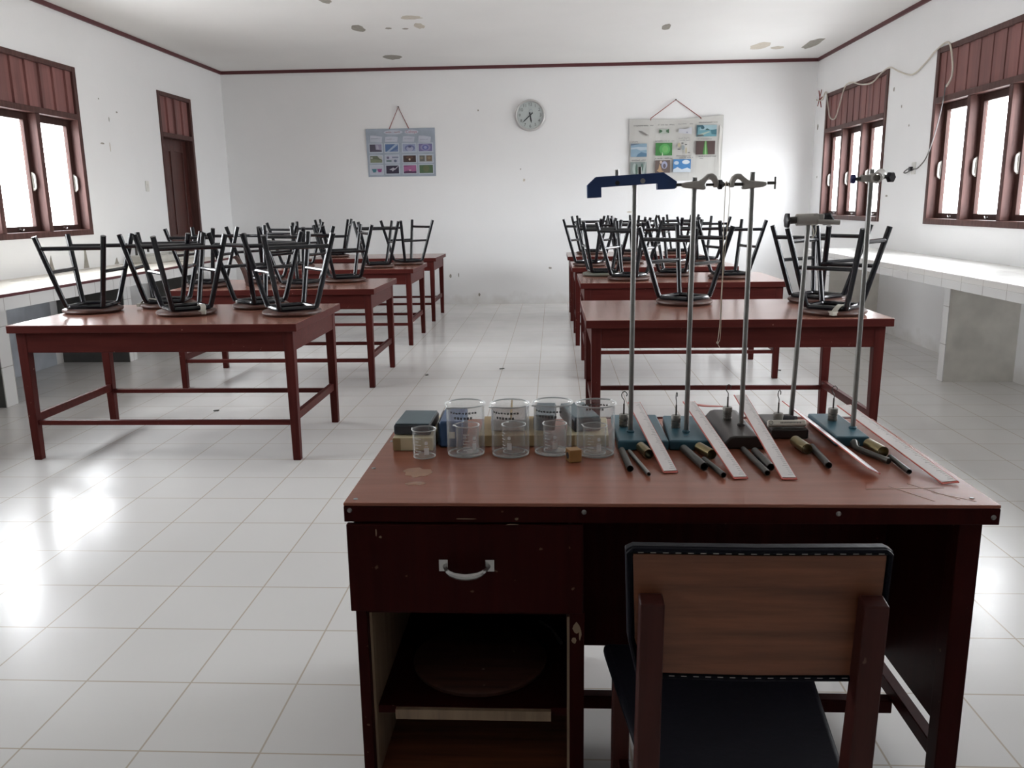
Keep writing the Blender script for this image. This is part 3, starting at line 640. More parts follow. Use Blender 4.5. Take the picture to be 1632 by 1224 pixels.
for (x0, w, z) in ((-.595, .28, .315), (-.275, .25, .322), (.015, .22, .330), (.310, .265, .345), (-.615, .09, .100), (-.290, .27, .104), (.035, .165, .138), (.035, .165, .110), (.300, .21, .122), (-.615, .20, -.150), (-.285, .245, -.130), (.010, .22, -.102), (.03, .22, -.127), (.310, .26, -.112), (.34, .09, -.138)):
    squiggle(tq, x0, z, w, .018, -.0475, .0022, 30 + k); k += 1
tq.build('caption_writing', flat((.10, .10, .11)), RP)
g = MB(); quad_shape(g, 0, [(.600, .29), (.612, .32), (.640, .26), (.622, .0), (.625, -.38), (.612, -.38), (.602, .0)], -.0440); g.build('pale_strip', flat((.72, .71, .68), .15), RP)  # flat strip, paler and smoother than the sheet
MB().tube([(-.36, -.047, .395), (-.355, -.040, .425), (-.012, -.014, .668), (.33, -.040, .425), (.34, -.047, .405)], .0055, 6).build('hanging_cord', M['red_cord'], RP)
MB().cyl((-.012, 0, .670), (-.012, -.025, .670), .008, 8).build('nail', M['dark_steel'], RP)

# ------------------------------------------------------------------ laboratory tables
def make_table(name, label, loc):
    """local: x 0..1.66 along the front, y 0..0.98 in depth, top at 0.80"""
    t = thing(name, label, 'table', loc, group='laboratory tables')
    W, D_, H = 1.66, .98, .80
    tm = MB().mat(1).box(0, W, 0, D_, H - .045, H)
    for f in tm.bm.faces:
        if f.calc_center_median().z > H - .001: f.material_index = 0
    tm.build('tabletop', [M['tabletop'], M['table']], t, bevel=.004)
    i = .035
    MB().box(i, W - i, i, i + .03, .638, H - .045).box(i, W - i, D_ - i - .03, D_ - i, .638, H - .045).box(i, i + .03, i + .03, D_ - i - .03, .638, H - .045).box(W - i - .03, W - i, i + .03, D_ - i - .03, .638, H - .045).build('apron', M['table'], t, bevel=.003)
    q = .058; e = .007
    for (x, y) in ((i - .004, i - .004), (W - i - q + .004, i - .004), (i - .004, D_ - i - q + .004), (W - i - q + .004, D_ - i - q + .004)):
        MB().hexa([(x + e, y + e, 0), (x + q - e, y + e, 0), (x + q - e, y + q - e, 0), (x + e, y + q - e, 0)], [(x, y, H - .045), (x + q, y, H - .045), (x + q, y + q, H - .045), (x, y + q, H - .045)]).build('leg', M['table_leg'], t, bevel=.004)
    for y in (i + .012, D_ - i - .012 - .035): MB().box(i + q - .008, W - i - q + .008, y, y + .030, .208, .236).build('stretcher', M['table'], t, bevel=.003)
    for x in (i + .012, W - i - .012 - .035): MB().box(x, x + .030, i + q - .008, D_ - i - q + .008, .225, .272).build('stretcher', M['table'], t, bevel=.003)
    return t
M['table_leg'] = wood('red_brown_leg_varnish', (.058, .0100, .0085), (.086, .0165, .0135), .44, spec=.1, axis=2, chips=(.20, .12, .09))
TABLES = [((-3.085, 4.53, 0), 'lab table nearest the viewer in the left-hand row, beneath five upturned stools'), ((-3.065, 6.49, 0), 'second lab table from the viewer in the left-hand row'), ((-3.10, 8.575, 0), 'third lab table from the viewer in the left-hand row'), ((-3.12, 10.42, 0), 'lab table in the left-hand row nearest the far wall'),
          ((.175, 4.575, 0), 'lab table nearest the viewer in the right-hand row, behind the retort stands'), ((.215, 6.80, 0), 'second lab table from the viewer in the right-hand row'), ((.185, 8.50, 0), 'third lab table from the viewer in the right-hand row'), ((.17, 10.36, 0), 'lab table in the right-hand row nearest the far wall')]
tb = make_table('lab_table', TABLES[0][1], TABLES[0][0])
for loc, lab in TABLES[1:]: dup(tb, loc, label=lab)

# ------------------------------------------------------------------ upturned stools (local origin where the seat lies on the table)
def make_stool(label):
    t = thing('lab_stool', label, 'stool', group='upturned stools on the lab tables')
    def warp(p, a): return Vector((p.x * (1 + .018 * math.sin(3 * a + 1)), p.y * (1 + .02 * math.sin(2 * a)), p.z))
    MB().lathe([(0, 0), (.155, 0), (.172, .006), (.178, .014), (.176, .024), (.166, .029), (0, .029)], 40, False, None, warp).build('seat', M['stool_wood'], t)
    rb, rf, zb, zf = .158, .290, .045, .478
    cor = [(math.cos(k * PI / 2), math.sin(k * PI / 2)) for k in range(4)]
    fr = []
    for k in range(4):
        a, n = Vector((*cor[k], 0)) * rb, Vector((*cor[(k + 1) % 4], 0)) * rb; pv = Vector((*cor[(k - 1) % 4], 0)) * rb
        fr += [a.lerp(pv, .14), a.lerp(pv, .04).lerp(Vector((0, 0, 0)), .03), a.lerp(n, .04).lerp(Vector((0, 0, 0)), .03), a.lerp(n, .14)]
    MB().tube([(p.x, p.y, zb - .002) for p in fr], .0135, 8, closed=True).build('seat_frame', M['black_metal'], t)
    for k in range(4):
        c_, s_ = cor[k]
        pts = curve_pts([(c_ * rb * .985, s_ * rb * .985, zb), (c_ * (rb + .012), s_ * (rb + .012), zb + .035), (c_ * (rb + .05), s_ * (rb + .05), zb + .16), (c_ * rf, s_ * rf, zf)], 4)
        MB().tube(pts, .0158, 10).build('leg', M['black_metal'], t)
    def at(k, z):
        u = (z - zb) / (zf - zb); return Vector((cor[k][0], cor[k][1], 0)) * (rb + (rf - rb) * u) + Vector((0, 0, z))
    for (k, z, r) in ((0, .405, .0125), (2, .405, .0125), (1, .262, .0115), (3, .262, .0115)):
        a, b_ = at(k, z), at((k + 1) % 4, z); d = (b_ - a).normalized() * .010
        MB().tube([a + d, a.lerp(b_, .5), b_ - d], r, 8).build('rung', M['black_metal'], t)
    return t
H2 = PI / 2
STOOLS = [(-2.914, 5.150, .862, 'upturned black stool at the left end of the nearest left-hand lab table'),
 (-2.540, 5.400, .994, 'second upturned stool from the left on the nearest left-hand table, half behind its neighbour'),
 (-2.245, 5.000, -.088 + H2, 'upturned stool at the front middle of the nearest left-hand table'),
 (-1.900, 5.330, .113, 'upturned stool at the back right of the nearest left-hand table'),
 (-1.575, 4.955, -.156 + H2, 'upturned stool at the front right corner of the nearest left-hand table'),
 (-2.86, 6.80, .675, 'leftmost upturned stool on the second left-hand table'),
 (-2.50, 7.18, .25, 'upturned stool on the second left-hand table beside the bent wood strip'),
 (-2.050, 6.72, .453, 'upturned stool at the centre right of the second left-hand table'),
 (-1.800, 7.18, 1.238 + H2, 'upturned stool at the right back edge of the second left-hand table'),
 (-1.865, 8.86, -.438 + H2, 'upturned stool on the third left-hand table in front of the rightmost stool there'),
 (-2.757, 8.97, .219, 'upturned stool on the left half of the third left-hand table'),
 (-1.611, 9.29, 1.525 + H2, 'rightmost upturned stool on the third left-hand table, against the bare wall'),
 (-2.83, 10.86, .909 + H2, 'upturned stool on the left-hand table nearest the far wall'),
 (.822, 5.330, .038, 'single upturned stool in the middle of the nearest right-hand table'),
 (1.580, 4.800, .106 + H2, 'front one of two upturned stools at the right end of the nearest right-hand table'),
 (1.660, 5.373, -.15, 'rear one of two upturned stools at the right end of the nearest right-hand table'),
 (1.475, 7.160, 1.056, 'rightmost upturned stool on the second right-hand table, by the hanging string'),
 (1.055, 7.46, .5, 'upturned stool on the second right-hand table behind the second retort rod'),
 (.628, 7.080, .3, 'upturned stool on the second right-hand table just right of the first retort rod'),
 (.435, 7.56, .9, 'upturned stool with greenish seat at the left back of the second right-hand table'),
 (.375, 8.80, .35, 'leftmost upturned stool on the third right-hand table'),
 (.80, 9.15, .8, 'second upturned stool from the left on the third right-hand table'),
 (1.22, 8.82, .2, 'third upturned stool from the left on the third right-hand table'),
 (1.60, 9.20, 1.1, 'right-end upturned stool on the third right-hand table'),
 (.47, 10.95, .6, 'leftmost upturned stool on the right-hand table nearest the far wall'),
 (1.02, 10.85, .1, 'middle upturned stool on the right-hand table nearest the far wall'),
 (1.57, 10.80, .4, 'right-end upturned stool on the right-hand table nearest the far wall')]
s0 = make_stool(STOOLS[0][3]); s0.location = (*STOOLS[0][:2], .801); s0.rotation_euler = (0, 0, STOOLS[0][2])
for (x, y, a, lab) in STOOLS[1:]:
    o = dup(s0, (x, y, .801), a, lab)
    if 'greenish' in lab:
        for ch in kids(o):
            if ch.name.startswith('seat.') or ch.name == 'seat':
                ch.data = ch.data.copy(); ch.data.materials[0] = M['stool_green']; ch['label'] = 'faded greenish seat'
# torn cover strips curling off two of the seats
def torn(lab, ang):
    o = [q for q in bpy.data.objects if q.get('label') == lab][0]; b = MB()
    p = curve_pts([(.17, 0, .02), (.15, .02, .05), (.10, .04, .062), (.06, .05, .045)], 4)
    for i in range(len(p) - 1):
        a, c_ = p[i], p[i + 1]; w = Vector((.006, .014, 0)); h = Vector((0, 0, .0015))
        b.hexa([a - w - h, a + w - h, a + w + h, a - w + h], [c_ - w - h, c_ + w - h, c_ + w + h, c_ - w + h])
    b.prism([(x + .165, y) for x, y in blob(9, .035, .028, 3, .5)], .010, .031)
    q = b.build('torn_cover', M['torn'], o); q.rotation_euler = (0, 0, ang); q['label'] = 'pale torn cover strip'
torn(STOOLS[2][3], -.6 - STOOLS[2][2]); torn(STOOLS[14][3], -1.9 - STOOLS[14][2]); torn(STOOLS[1][3], 3.6 - STOOLS[1][2])
# bent strip of wood
b = MB()
pts = curve_pts([(-.085, 0, .245), (-.06, 0, .215), (-.02, 0, .13), (.005, 0, .04), (.010, 0, .002)], 5)
for i in range(len(pts) - 1):
    a, c_ = pts[i], pts[i + 1]; n = Vector((.013, 0, .004))
    b.hexa([a - n + Vector((0, -.022, 0)), a + n + Vector((0, -.022, 0)), a + n + Vector((0, .022, 0)), a - n + Vector((0, .022, 0))], [c_ - n + Vector((0, -.022, 0)), c_ + n + Vector((0, -.022, 0)), c_ + n + Vector((0, .022, 0)), c_ - n + Vector((0, .022, 0))])
tag(b.build('wood_strip', M['stool_wood'], loc=(-2.545, 6.86, .801)), 'bent brown wood strip leaning up among stools on the second left-hand table', 'wood strip')

# ------------------------------------------------------------------ teacher's desk
DZ = .77
dk = thing('teacher_desk', 'dark maroon wooden desk in the foreground with open cupboard and drawer', 'desk', (.247, 2.15, 0))
ox, oy = -.247, -2.15
def bx(b, x0, x1, y0, y1, z0, z1): return b.box(x0 + ox, x1 + ox, y0 + oy, y1 + oy, z0, z1)
YD0, YD1 = 1.775, 2.535
topm = bx(MB(), -.478, .972, YD0, YD1, DZ - .008, DZ).build('desk_top', M['desk_top'], dk, bevel=.002)
bx(MB(), -.478, .972, YD0, YD0 + .03, DZ - .046, DZ - .0085).box(-.478 + ox, .972 + ox, YD1 - .03 + oy, YD1 + oy, DZ - .046, DZ - .0085).box(-.478 + ox, -.448 + ox, YD0 + .03 + oy, YD1 - .03 + oy, DZ - .046, DZ - .0085).box(.942 + ox, .972 + ox, YD0 + .03 + oy, YD1 - .03 + oy, DZ - .046, DZ - .0085).build('top_edge_frame', M['desk'], dk, bevel=.002)
for (x, z) in ((-.464, .752), (.066, .750), (.625, .749), (.958, .742)): MB().lathe([(0, .004), (.004, .003), (.006, 0)], 12, False, Matrix.Translation((x + ox, YD0 + oy, z)) @ Matrix.Rotation(PI / 2, 4, 'X')).build('nail_head', M['steel'], dk)
for (x, y) in ((-.503 + .04, 2.47), (-.462, 2.28), (-.462, 2.03), (-.455, 1.80), (.93, 1.82)): MB().lathe([(.006, -.001), (.005, .001), (0, .0015)], 12, False, Matrix.Translation((x + ox, y + oy, DZ))).build('nail_head', M['steel'], dk)
z1 = DZ - .046
# pedestal carcass on the left
pd = bx(MB(), -.462, -.440, 1.80, 2.47, .0, z1)
bx(pd, .040, .066, 1.80, 2.47, 0, z1); bx(pd, -.440, .040, 2.455, 2.47, .10, z1)
bx(pd, -.466, -.440, 1.786, 1.80, 0, .500); bx(pd, .034, .068, 1.786, 1.80, 0, .500); bx(pd, -.440, .034, 1.80, 1.83, .488, .506); bx(pd, -.440, .040, 1.83, 2.44, .495, .506); 
pd.build('pedestal_body', M['desk'], dk, bevel=.0015)
bx(MB(), -.440, -.434, 1.81, 2.44, .05, .488).build('cupboard_lining', M['bare_wood'], dk)
bx(MB(), -.440, .040, 1.80, 2.455, .03, .05).build('cupboard_floor', M['plywood'], dk)
bx(MB(), .034, .0395, 1.81, 2.44, .05, .488).build('cupboard_lining', M['bare_wood'], dk)
bx(MB(), .028, .034, 1.788, 1.80, .03, .488).build('edge_batten', M['bare_wood'], dk)
bx(MB(), -.434, .034, 1.83, 2.45, .205, .225).build('shelf', M['desk'], dk)
bx(MB(), -.390, -.010, 1.818, 1.83, .196, .222).build('shelf_lip', M['bare_wood'], dk)
dr = bx(MB(), -.473, .064, 1.770, 1.786, .506, z1 - .004)
drawer = dr.build('drawer', M['desk'], dk, bevel=.002)
hz = .622
hb = MB()
for x in (-.253, -.147): bx(hb, x - .010, x + .010, 1.766, 1.7705, hz - .012, hz + .016)
hb.tube([(p.x + ox, p.y + oy, p.z) for p in curve_pts([(-.250, 1.766, hz), (-.240, 1.745, hz - .004), (-.225, 1.740, hz - .010), (-.20, 1.738, hz - .013), (-.175, 1.740, hz - .010), (-.160, 1.745, hz - .004), (-.150, 1.766, hz)], 4)], [.005, .005, .005, .005, .006, .006, .007, .007, .007, .008, .008, .008, .008, .008, .008, .008, .008, .007, .007, .006, .006, .005, .005, .005, .005], 8)
hb.build('handle', M['chrome'], drawer)
bx(MB(), .066, .905, 2.20, 2.215, .185, z1).build('modesty_panel', M['desk'], dk)
bx(MB(), .066, .905, 2.065, 2.10, .070, .108).build('foot_rail', M['desk'], dk, bevel=.003)
sd = bx(MB(), .905, .920, 1.84, 2.46, .20, z1); bx(sd, .905, .935, 1.84, 2.46, .10, .14)
sd.build('side_panel', M['desk_side'] if 'desk_side' in M else M['desk'], dk, bevel=.002)
for y in (1.79, 2.46): bx(MB(), .895, .945, y, y + .05, 0, z1).build('leg', M['desk'], dk, bevel=.003)
# flaked patches and the dried spill on the desk top
fl = MB(); fl.prism([(x - .345 + ox, y + 1.995 + oy) for x, y in blob(16, .045, .045, 4, .45)], DZ - .0004, DZ + .0006); fl.prism([(x - .335 + ox, y + 1.91 + oy) for x, y in blob(12, .028, .016, 8, .5)], DZ - .0004, DZ + .0006)
fl.build('dried_spill', M['scuff'], dk)
fl = MB()
for (xa, ya, xb, yb) in ((.78, 1.90, .84, 1.80), (.83, 1.92, .90, 1.81), (.86, 1.86, .93, 1.80), (.72, 1.88, .90, 1.89)):
    d = Vector((yb - ya, xa - xb, 0)).normalized() * .0012
    fl.prism([(xa + ox - d.x, ya + oy - d.y), (xb + ox - d.x, yb + oy - d.y), (xb + ox + d.x, yb + oy + d.y), (xa + ox + d.x, ya + oy + d.y)], DZ - .0004, DZ + .0005)
fl.build('scratches', M['scuff'], dk)
for (x, z, sx, sz) in ((.050, .46, .010, .018), (.044, .43, .006, .012), (.058, .445, .004, .02), (-.405, .70, .002, .012), (-.395, .690, .005, .004), (-.085, .735, .006, .004), (-.095, .722, .02, .002), (-.20, .735, .03, .0015)):
    MB().prism([(x + u + ox, z + v) for u, v in blob(8, sx, sz, int(abs(x) * 999), .5)], 0, .0008, Matrix(((1, 0, 0, 0), (0, 0, -1, (1.7705 if z > .506 else 1.7865) + oy), (0, 1, 0, 0), (0, 0, 0, 1)))).build('paint_chip', M['bare_wood'], dk)
tag(MB().lathe([(0, 0), (.165, 0), (.176, .006), (.178, .016), (.170, .022), (0, .022)], 40).build('round_board', M['stool_wood'], loc=(-.20, 2.035, .2255)), 'loose round wooden seat board lying on the desk cupboard shelf', 'board')
tag(MB().tube(curve_pts([(-.045, 2.25, .2305), (-.01, 2.20, .2335), (.018, 2.13, .2305)], 5), .005, 6).build('metal_rod', M['steel'], loc=(0, 0, .0)), 'short bent metal rod at the back of the desk cupboard', 'rod')

# ------------------------------------------------------------------ teacher's chair
c = thing('teacher_chair', 'wooden chair with black vinyl seat seen from behind at the desk', 'chair', (.325, 1.27, 0))
ox, oy = -.325, -1.27
for x in (.135, .484):
    b = MB(); b.hexa([(x + ox, 1.245 + oy, 0), (x + .039 + ox, 1.245 + oy, 0), (x + .039 + ox, 1.295 + oy, 0), (x + ox, 1.295 + oy, 0)], [(x + ox, 1.245 + oy, .45), (x + .039 + ox, 1.245 + oy, .45), (x + .039 + ox, 1.295 + oy, .45), (x + ox, 1.295 + oy, .45)])
    b.hexa([(x + ox, 1.245 + oy, .45), (x + .039 + ox, 1.245 + oy, .45), (x + .039 + ox, 1.295 + oy, .45), (x + ox, 1.295 + oy, .45)], [(x + ox, 1.230 + oy, .802), (x + .039 + ox, 1.230 + oy, .802), (x + .039 + ox, 1.262 + oy, .808), (x + ox, 1.262 + oy, .808)])
    b.build('rear_leg', M['chair_wood'] if 'chair_wood' in M else M['desk'], c, bevel=.003)
for x in (.127, .500): MB().box(x + ox, x + .038 + ox, 1.67 + oy, 1.71 + oy, 0, .415).build('front_leg', M['chair_wood'], c, bevel=.003)
def back_outline(e=0.0):   # x, z outline of the back rest (slightly wider at the top, rounded lower edge)
    return [(-.205 + e + .012, .655 + e), (-.19 + e, .648 + e), (.0, .645 + e), (.19 - e, .648 + e), (.205 - e - .012, .655 + e), (.207 - e, .72), (.2125 - e, .876 - e), (.20, .882 - e), (0, .880 - e), (-.20, .882 - e), (-.2125 + e, .876 - e), (-.207 + e, .72)]
Mb = Matrix(((1, 0, 0, .002), (0, .0, -1, 1.275 + oy), (0, 1, 0, 0), (0, 0, 0, 1)))
MB().prism(back_outline(), -.020, .0, Mb).build('back_pad', M['black_vinyl'], c, bevel=.0025)
MB().prism(back_outline(.012), .0003, .0035, Mb).build('back_panel', M['plywood'], c)
pp = [Mb @ Vector((x, z, .002)) for x, z in back_outline(.005)]
ring = []
for i in range(len(pp)):
    a, n = pp[i], pp[(i + 1) % len(pp)]; ring += [a, a.lerp(n, .5)]
MB().tube(ring, .0048, 8, closed=True).build('vinyl_piping', M['black_vinyl'], c)
sb = MB(); rd = random.Random(2)
ins = [Mb @ Vector((x, z, .0062)) for x, z in back_outline(.008)]
for i in (0, 1, 2, 3, 6, 7, 8, 9):
    a, n = ins[i], ins[(i + 1) % len(ins)]; L_ = (n - a).length
    for k in range(int(L_ / .02)):
        u0 = (k + .2) * .02 / L_; u1 = u0 + .009 / L_; sb.tube([a.lerp(n, u0), a.lerp(n, u1)], .0008, 4)
sb.build('stitching', M['stitch'], c)
sx = MB().hexa([(.172 + ox, 1.30 + oy, .405), (.478 + ox, 1.30 + oy, .405), (.555 + ox, 1.75 + oy, .405), (.112 + ox, 1.75 + oy, .405)], [(.150 + ox, 1.298 + oy, .447), (.510 + ox, 1.298 + oy, .447), (.562 + ox, 1.752 + oy, .447), (.106 + ox, 1.752 + oy, .447)])
sx.build('seat_cushion', M['black_vinyl'], c, bevel=.015, seg=3)
MB().box(.170 + ox, .488 + ox, 1.262 + oy, 1.285 + oy, .36, .404).box(.166 + ox, .500 + ox, 1.68 + oy, 1.70 + oy, .36, .404).build('seat_rail', M['desk'], c, bevel=.002)
for x in (.142, .505): MB().box(x + ox, x + .022 + ox, 1.296 + oy, 1.67 + oy, .17, .205).build('stretcher', M['desk'], c, bevel=.002)

# ------------------------------------------------------------------ things on the desk
# ---- beakers
def make_beaker(name, R, Hh, label, loc, rz, big):
    t = thing(name, label, 'beaker', loc, rz, 'glass beakers on the desk')
    th = .0022 if big else .0016
    def warp(p, a):
        if p.z > Hh * .93:
            d = math.atan2(math.sin(a), math.cos(a)); k = math.exp(-(d / .20) ** 2) * (p.z - Hh * .93) / (Hh * .07)
            return Vector((p.x + .11 * R * 2 * k, p.y, p.z - .002 * k))
        return p
    prof = [(0, 0), (R * .88, 0), (R * .97, .003), (R, .010), (R, Hh * .90), (R, Hh * .965), (R * 1.04, Hh * .985), (R * 1.065, Hh), (R * 1.04, Hh * 1.004), (R * 1.0, Hh * .99), (R - th, Hh * .96), (R - th, Hh * .90), (R - th, .012), (R * .93, .006), (R * .85, .004), (0, .004)]
    MB().lathe(prof, 64, False, None, warp).build('glass_body', M['beaker'], t)
    MB().tube([warp(Vector((R * 1.045 * math.cos(2 * PI * k / 48), R * 1.045 * math.sin(2 * PI * k / 48), Hh * .997)), 2 * PI * k / 48) for k in range(48)], .0021 if big else .0014, 8, closed=True).build('rim', M['glass_edge'], t)
    MB().tube([(R * .93 * math.cos(2 * PI * k / 48), R * .93 * math.sin(2 * PI * k / 48), .003) for k in range(48)], .0022 if big else .0016, 8, closed=True).build('base_edge', M['glass_edge'], t)
    g = MB(); e = .0006
    def patch(a0, a1, z0, z1, n=4):
        for k in range(n):
            u, v = a0 + (a1 - a0) * k / n, a0 + (a1 - a0) * (k + 1) / n; r = R + e
            g.hexa([(R * math.cos(u), R * math.sin(u), z0), (R * math.cos(v), R * math.sin(v), z0), (r * math.cos(v), r * math.sin(v), z0), (r * math.cos(u), r * math.sin(u), z0)],
                   [(R * math.cos(u), R * math.sin(u), z1), (R * math.cos(v), R * math.sin(v), z1), (r * math.cos(v), r * math.sin(v), z1), (r * math.cos(u), r * math.sin(u), z1)])
    if big:
        rd = random.Random(int(R * 1e5)); zt = Hh * .86; a = 0.0
        for k in range(9):
            for j in range(2):
                a0 = a + k * .17 + j * .06; patch(a0, a0 + .05, zt + rd.random() * .002, zt + .0065 - rd.random() * .002, 1)
        for k in range(6):
            for j in range(2):
                a0 = a + .25 + k * .17 + j * .06; patch(a0, a0 + .05, zt - .013, zt - .007, 1)
        g.build('printed_scale', M['print_black'], t)
    else:
        for k in range(6): patch(1.35, 1.35 + (.55 if k % 2 else .30), Hh * (.18 + .11 * k), Hh * (.18 + .11 * k) + .0012)
        patch(2.15, 2.15 + .42, Hh * .18, Hh * .42); patch(2.24, 2.24 + .22, Hh * .53, Hh * .65); patch(2.21, 2.21 + .28, Hh * .555, Hh * .625)
        patch(2.2, 2.5, Hh * .46, Hh * .475)
        g.build('printed_scale', M['print_white'], t)
    return t
BZ = DZ + .001
big = make_beaker('glass_beaker', .0505, .139, 'large glass beaker leftmost of the four, holding a small beaker', (-.237, 2.158, BZ), 3.96, True)
for (x, y, a, lab) in ((-.117, 2.156, 3.75, 'second large glass beaker from the left, holding a small beaker'), (-.004, 2.172, 3.7, 'third large glass beaker from the left, with the wood block at its foot'), (.110, 2.158, .85, 'large glass beaker rightmost of the four, nearest the first blue stand base')): dup(big, (x, y, BZ), a, lab)
sm = make_beaker('glass_beaker', .0305, .077, 'small glass beaker standing alone in front of the grey box at the left', (-.345, 2.127, BZ), -.4, False)
for (x, y, a, lab) in ((-.232, 2.152, .2, 'small scaled glass beaker inside the leftmost large beaker'), (-.108, 2.158, -.9, 'small glass beaker inside the second large beaker from the left'), (.001, 2.167, -.5, 'small glass beaker inside the third large beaker from the left'), (.107, 2.146, -.2, 'small glass beaker inside the rightmost large beaker')): dup(sm, (x, y, BZ + .0045), a - 3.4, lab)
sm.rotation_euler = (0, 0, -3.6)

# ---- boxes behind the beakers
def rbox(x0, x1, y0, y1, z0, z1, name, mats, label, cat, rz=0, bevel=.003, extra=None):
    cx_, cy_ = (x0 + x1) / 2, (y0 + y1) / 2
    t = thing(name, label, cat, (cx_, cy_, z0), rz)
    MB().box(x0 - cx_, x1 - cx_, y0 - cy_, y1 - cy_, 0, z1 - z0).build('box_body', mats[0], t, bevel=bevel)
    if extra: extra(t, (x1 - x0) / 2, (y1 - y0) / 2, z1 - z0)
    return t
def card_extra(t, hx, hy, h):
    b = MB()
    b.box(-hx, -hx * .62, -hy - .0008, -hy + .001, .001, h * .96)
    b.build('end_patch', M['tan'], t)
    g = MB()
    for k in range(4): g.box(hx * (-.35 + .14 * k), hx * (-.28 + .14 * k), -hy * .55, -hy * .40, h - .0005, h + .0006)
    g.build('printed_marks', M['print_black'], t)
def lid_extra(t, hx, hy, h): MB().box(-hx * .92, hx * .92, -hy * .95, hy * .95, h, h + .004).build('lid', M['slate'], t, bevel=.002)
rbox(-.440, -.330, 2.182, 2.430, BZ, .808, 'card_box', [M['cream']], 'flat cream card box under the dark slate case at the far left of the desk', 'box', 0, .002, card_extra)
rbox(-.440, -.338, 2.205, 2.365, .809, .837, 'instrument_case', [M['dark_slate']], 'dark slate case lying on the leftmost cream card box', 'case', -.02, .005, lid_extra)
rbox(-.318, -.252, 2.215, 2.380, BZ, .845, 'instrument_case', [M['blue_box']], 'upright blue case behind the leftmost large beaker', 'case', .02, .006, lambda t, hx, hy, h: (MB().box(-hx - .006, -hx, -hy * .9, hy * .9, .004, h * .92).build('hinge_strip', M['dark_slate'], t, bevel=.002), MB().box(-hx * .2, hx * .3, -hy - .0008, -hy + .001, h * .35, h * .6).build('paper_sticker', M['paper_label'], t)))
rbox(-.209, -.030, 2.225, 2.440, BZ, .803, 'card_box', [M['tan']], 'flat tan card box behind the middle large beakers', 'box', 0, .002, card_extra)
rbox(-.180, -.080, 2.262, 2.420, .804, .838, 'clear_lid_case', [M['pale_grey']], 'pale grey case on the tan card box behind the second large beaker', 'case', .03, .005, lambda t, hx, hy, h: MB().box(hx * .1, hx * .18, -hy, hy, h, h + .02).build('divider', M['tan'], t))
rbox(-.056, .004, 2.265, 2.420, .804, .846, 'instrument_case', [M['dark_slate']], 'dark grey case seen through the third large beaker', 'case', -.03, .005, lid_extra)
rbox(.037, .152, 2.228, 2.425, BZ, .803, 'card_box', [M['cream']], 'flat cream card box behind the rightmost large beaker', 'box', -.03, .002, card_extra)
rbox(.034, .112, 2.255, 2.440, .804, .842, 'instrument_case', [M['dark_slate']], 'slate case lying on the rightmost cream card box', 'case', .22, .006, lid_extra)
t = thing('wood_block', 'small golden wooden block with drilled side between the beakers', 'block', (.050, 2.094, BZ), .35)
MB().box(-.0165, .0165, -.0165, .0165, .0, .033).build('block_body', M['cube_wood'], t, bevel=.002)
MB().lathe([(0, .0006), (.009, .0006), (.009, -.001), (0, -.001)], 16, False, Matrix.Translation((-.0165, 0, .016)) @ Matrix.Rotation(-PI / 2, 4, 'Y')).build('hole_shade_disc', M['black'], t)  # flat black disc: the hole's inner shade is put in as colour

# ---- retort stands: base plate + rod
PT = .8005
def make_stand(label, base_mat, x0, x1, y0, y1, rx, ry, top, lean=0, skew=0, curved=False):
    t = thing('retort_stand', label, 'stand', ((x0 + x1) / 2, (y0 + y1) / 2, BZ), skew, 'retort stands on the desk')
    hx, hy = (x1 - x0) / 2, (y1 - y0) / 2
    b = MB()
    if curved:
        pr = [(-hx, 0), (-hx + .004, .012), (-hx + .022, .033), (-hx + .035, .036), (hx - .035, .036), (hx - .022, .033), (hx - .004, .012), (hx, 0)]
        b.prism([(p[0], p[1]) for p in pr], -hy, hy, Matrix(((1, 0, 0, 0), (0, 0, 1, 0), (0, 1, 0, 0), (0, 0, 0, 1))))
        h = .036
    else:
        b.box(-hx, hx, -hy, hy, 0, .028); h = .028
    b.build('base_plate', base_mat, t, bevel=.005, seg=3)
    lx, ly = rx - t.location.x, ry - t.location.y
    if skew: v = Matrix.Rotation(-skew, 3, 'Z') @ Vector((lx, ly, 0)); lx, ly = v.x, v.y
    MB().tube([(lx, ly, h - .006), (lx + lean, ly, top - BZ)], .0068, 16).build('rod', M['steel'], t)
    MB().lathe([(.011, h - .001), (.011, h + .004), (.0068, h + .007)], 16, False, Matrix.Translation((lx, ly, 0))).build('rod_collar', base_mat, t)
    return t
make_stand('first retort stand from the left, teal base, carrying the deep blue bar', M['blue_plate'], .172, .308, 2.185, 2.475, .213, 2.273, 1.488)
make_stand('second retort stand from the left, teal base, with a grey clamp at its top', M['blue_plate'], .318, .440, 2.185, 2.460, .367, 2.273, 1.488, .002, -.06)
make_stand('third retort stand from the left, brown-black curved base, string hanging from its clamp', M['dark_plate'], .452, .575, 2.200, 2.505, .526, 2.313, 1.501, .002, 0, True)
make_stand('fourth retort stand from the left, shortest rod, low dark base under a paper-wrapped stick', M['dark_plate'], .610, .712, 2.300, 2.480, .698, 2.433, 1.381, .018)
make_stand('fifth retort stand from the left, teal base, pale clamp with blue and black knobs', M['blue_plate'], .762, .852, 2.225, 2.485, .836, 2.312, 1.503)

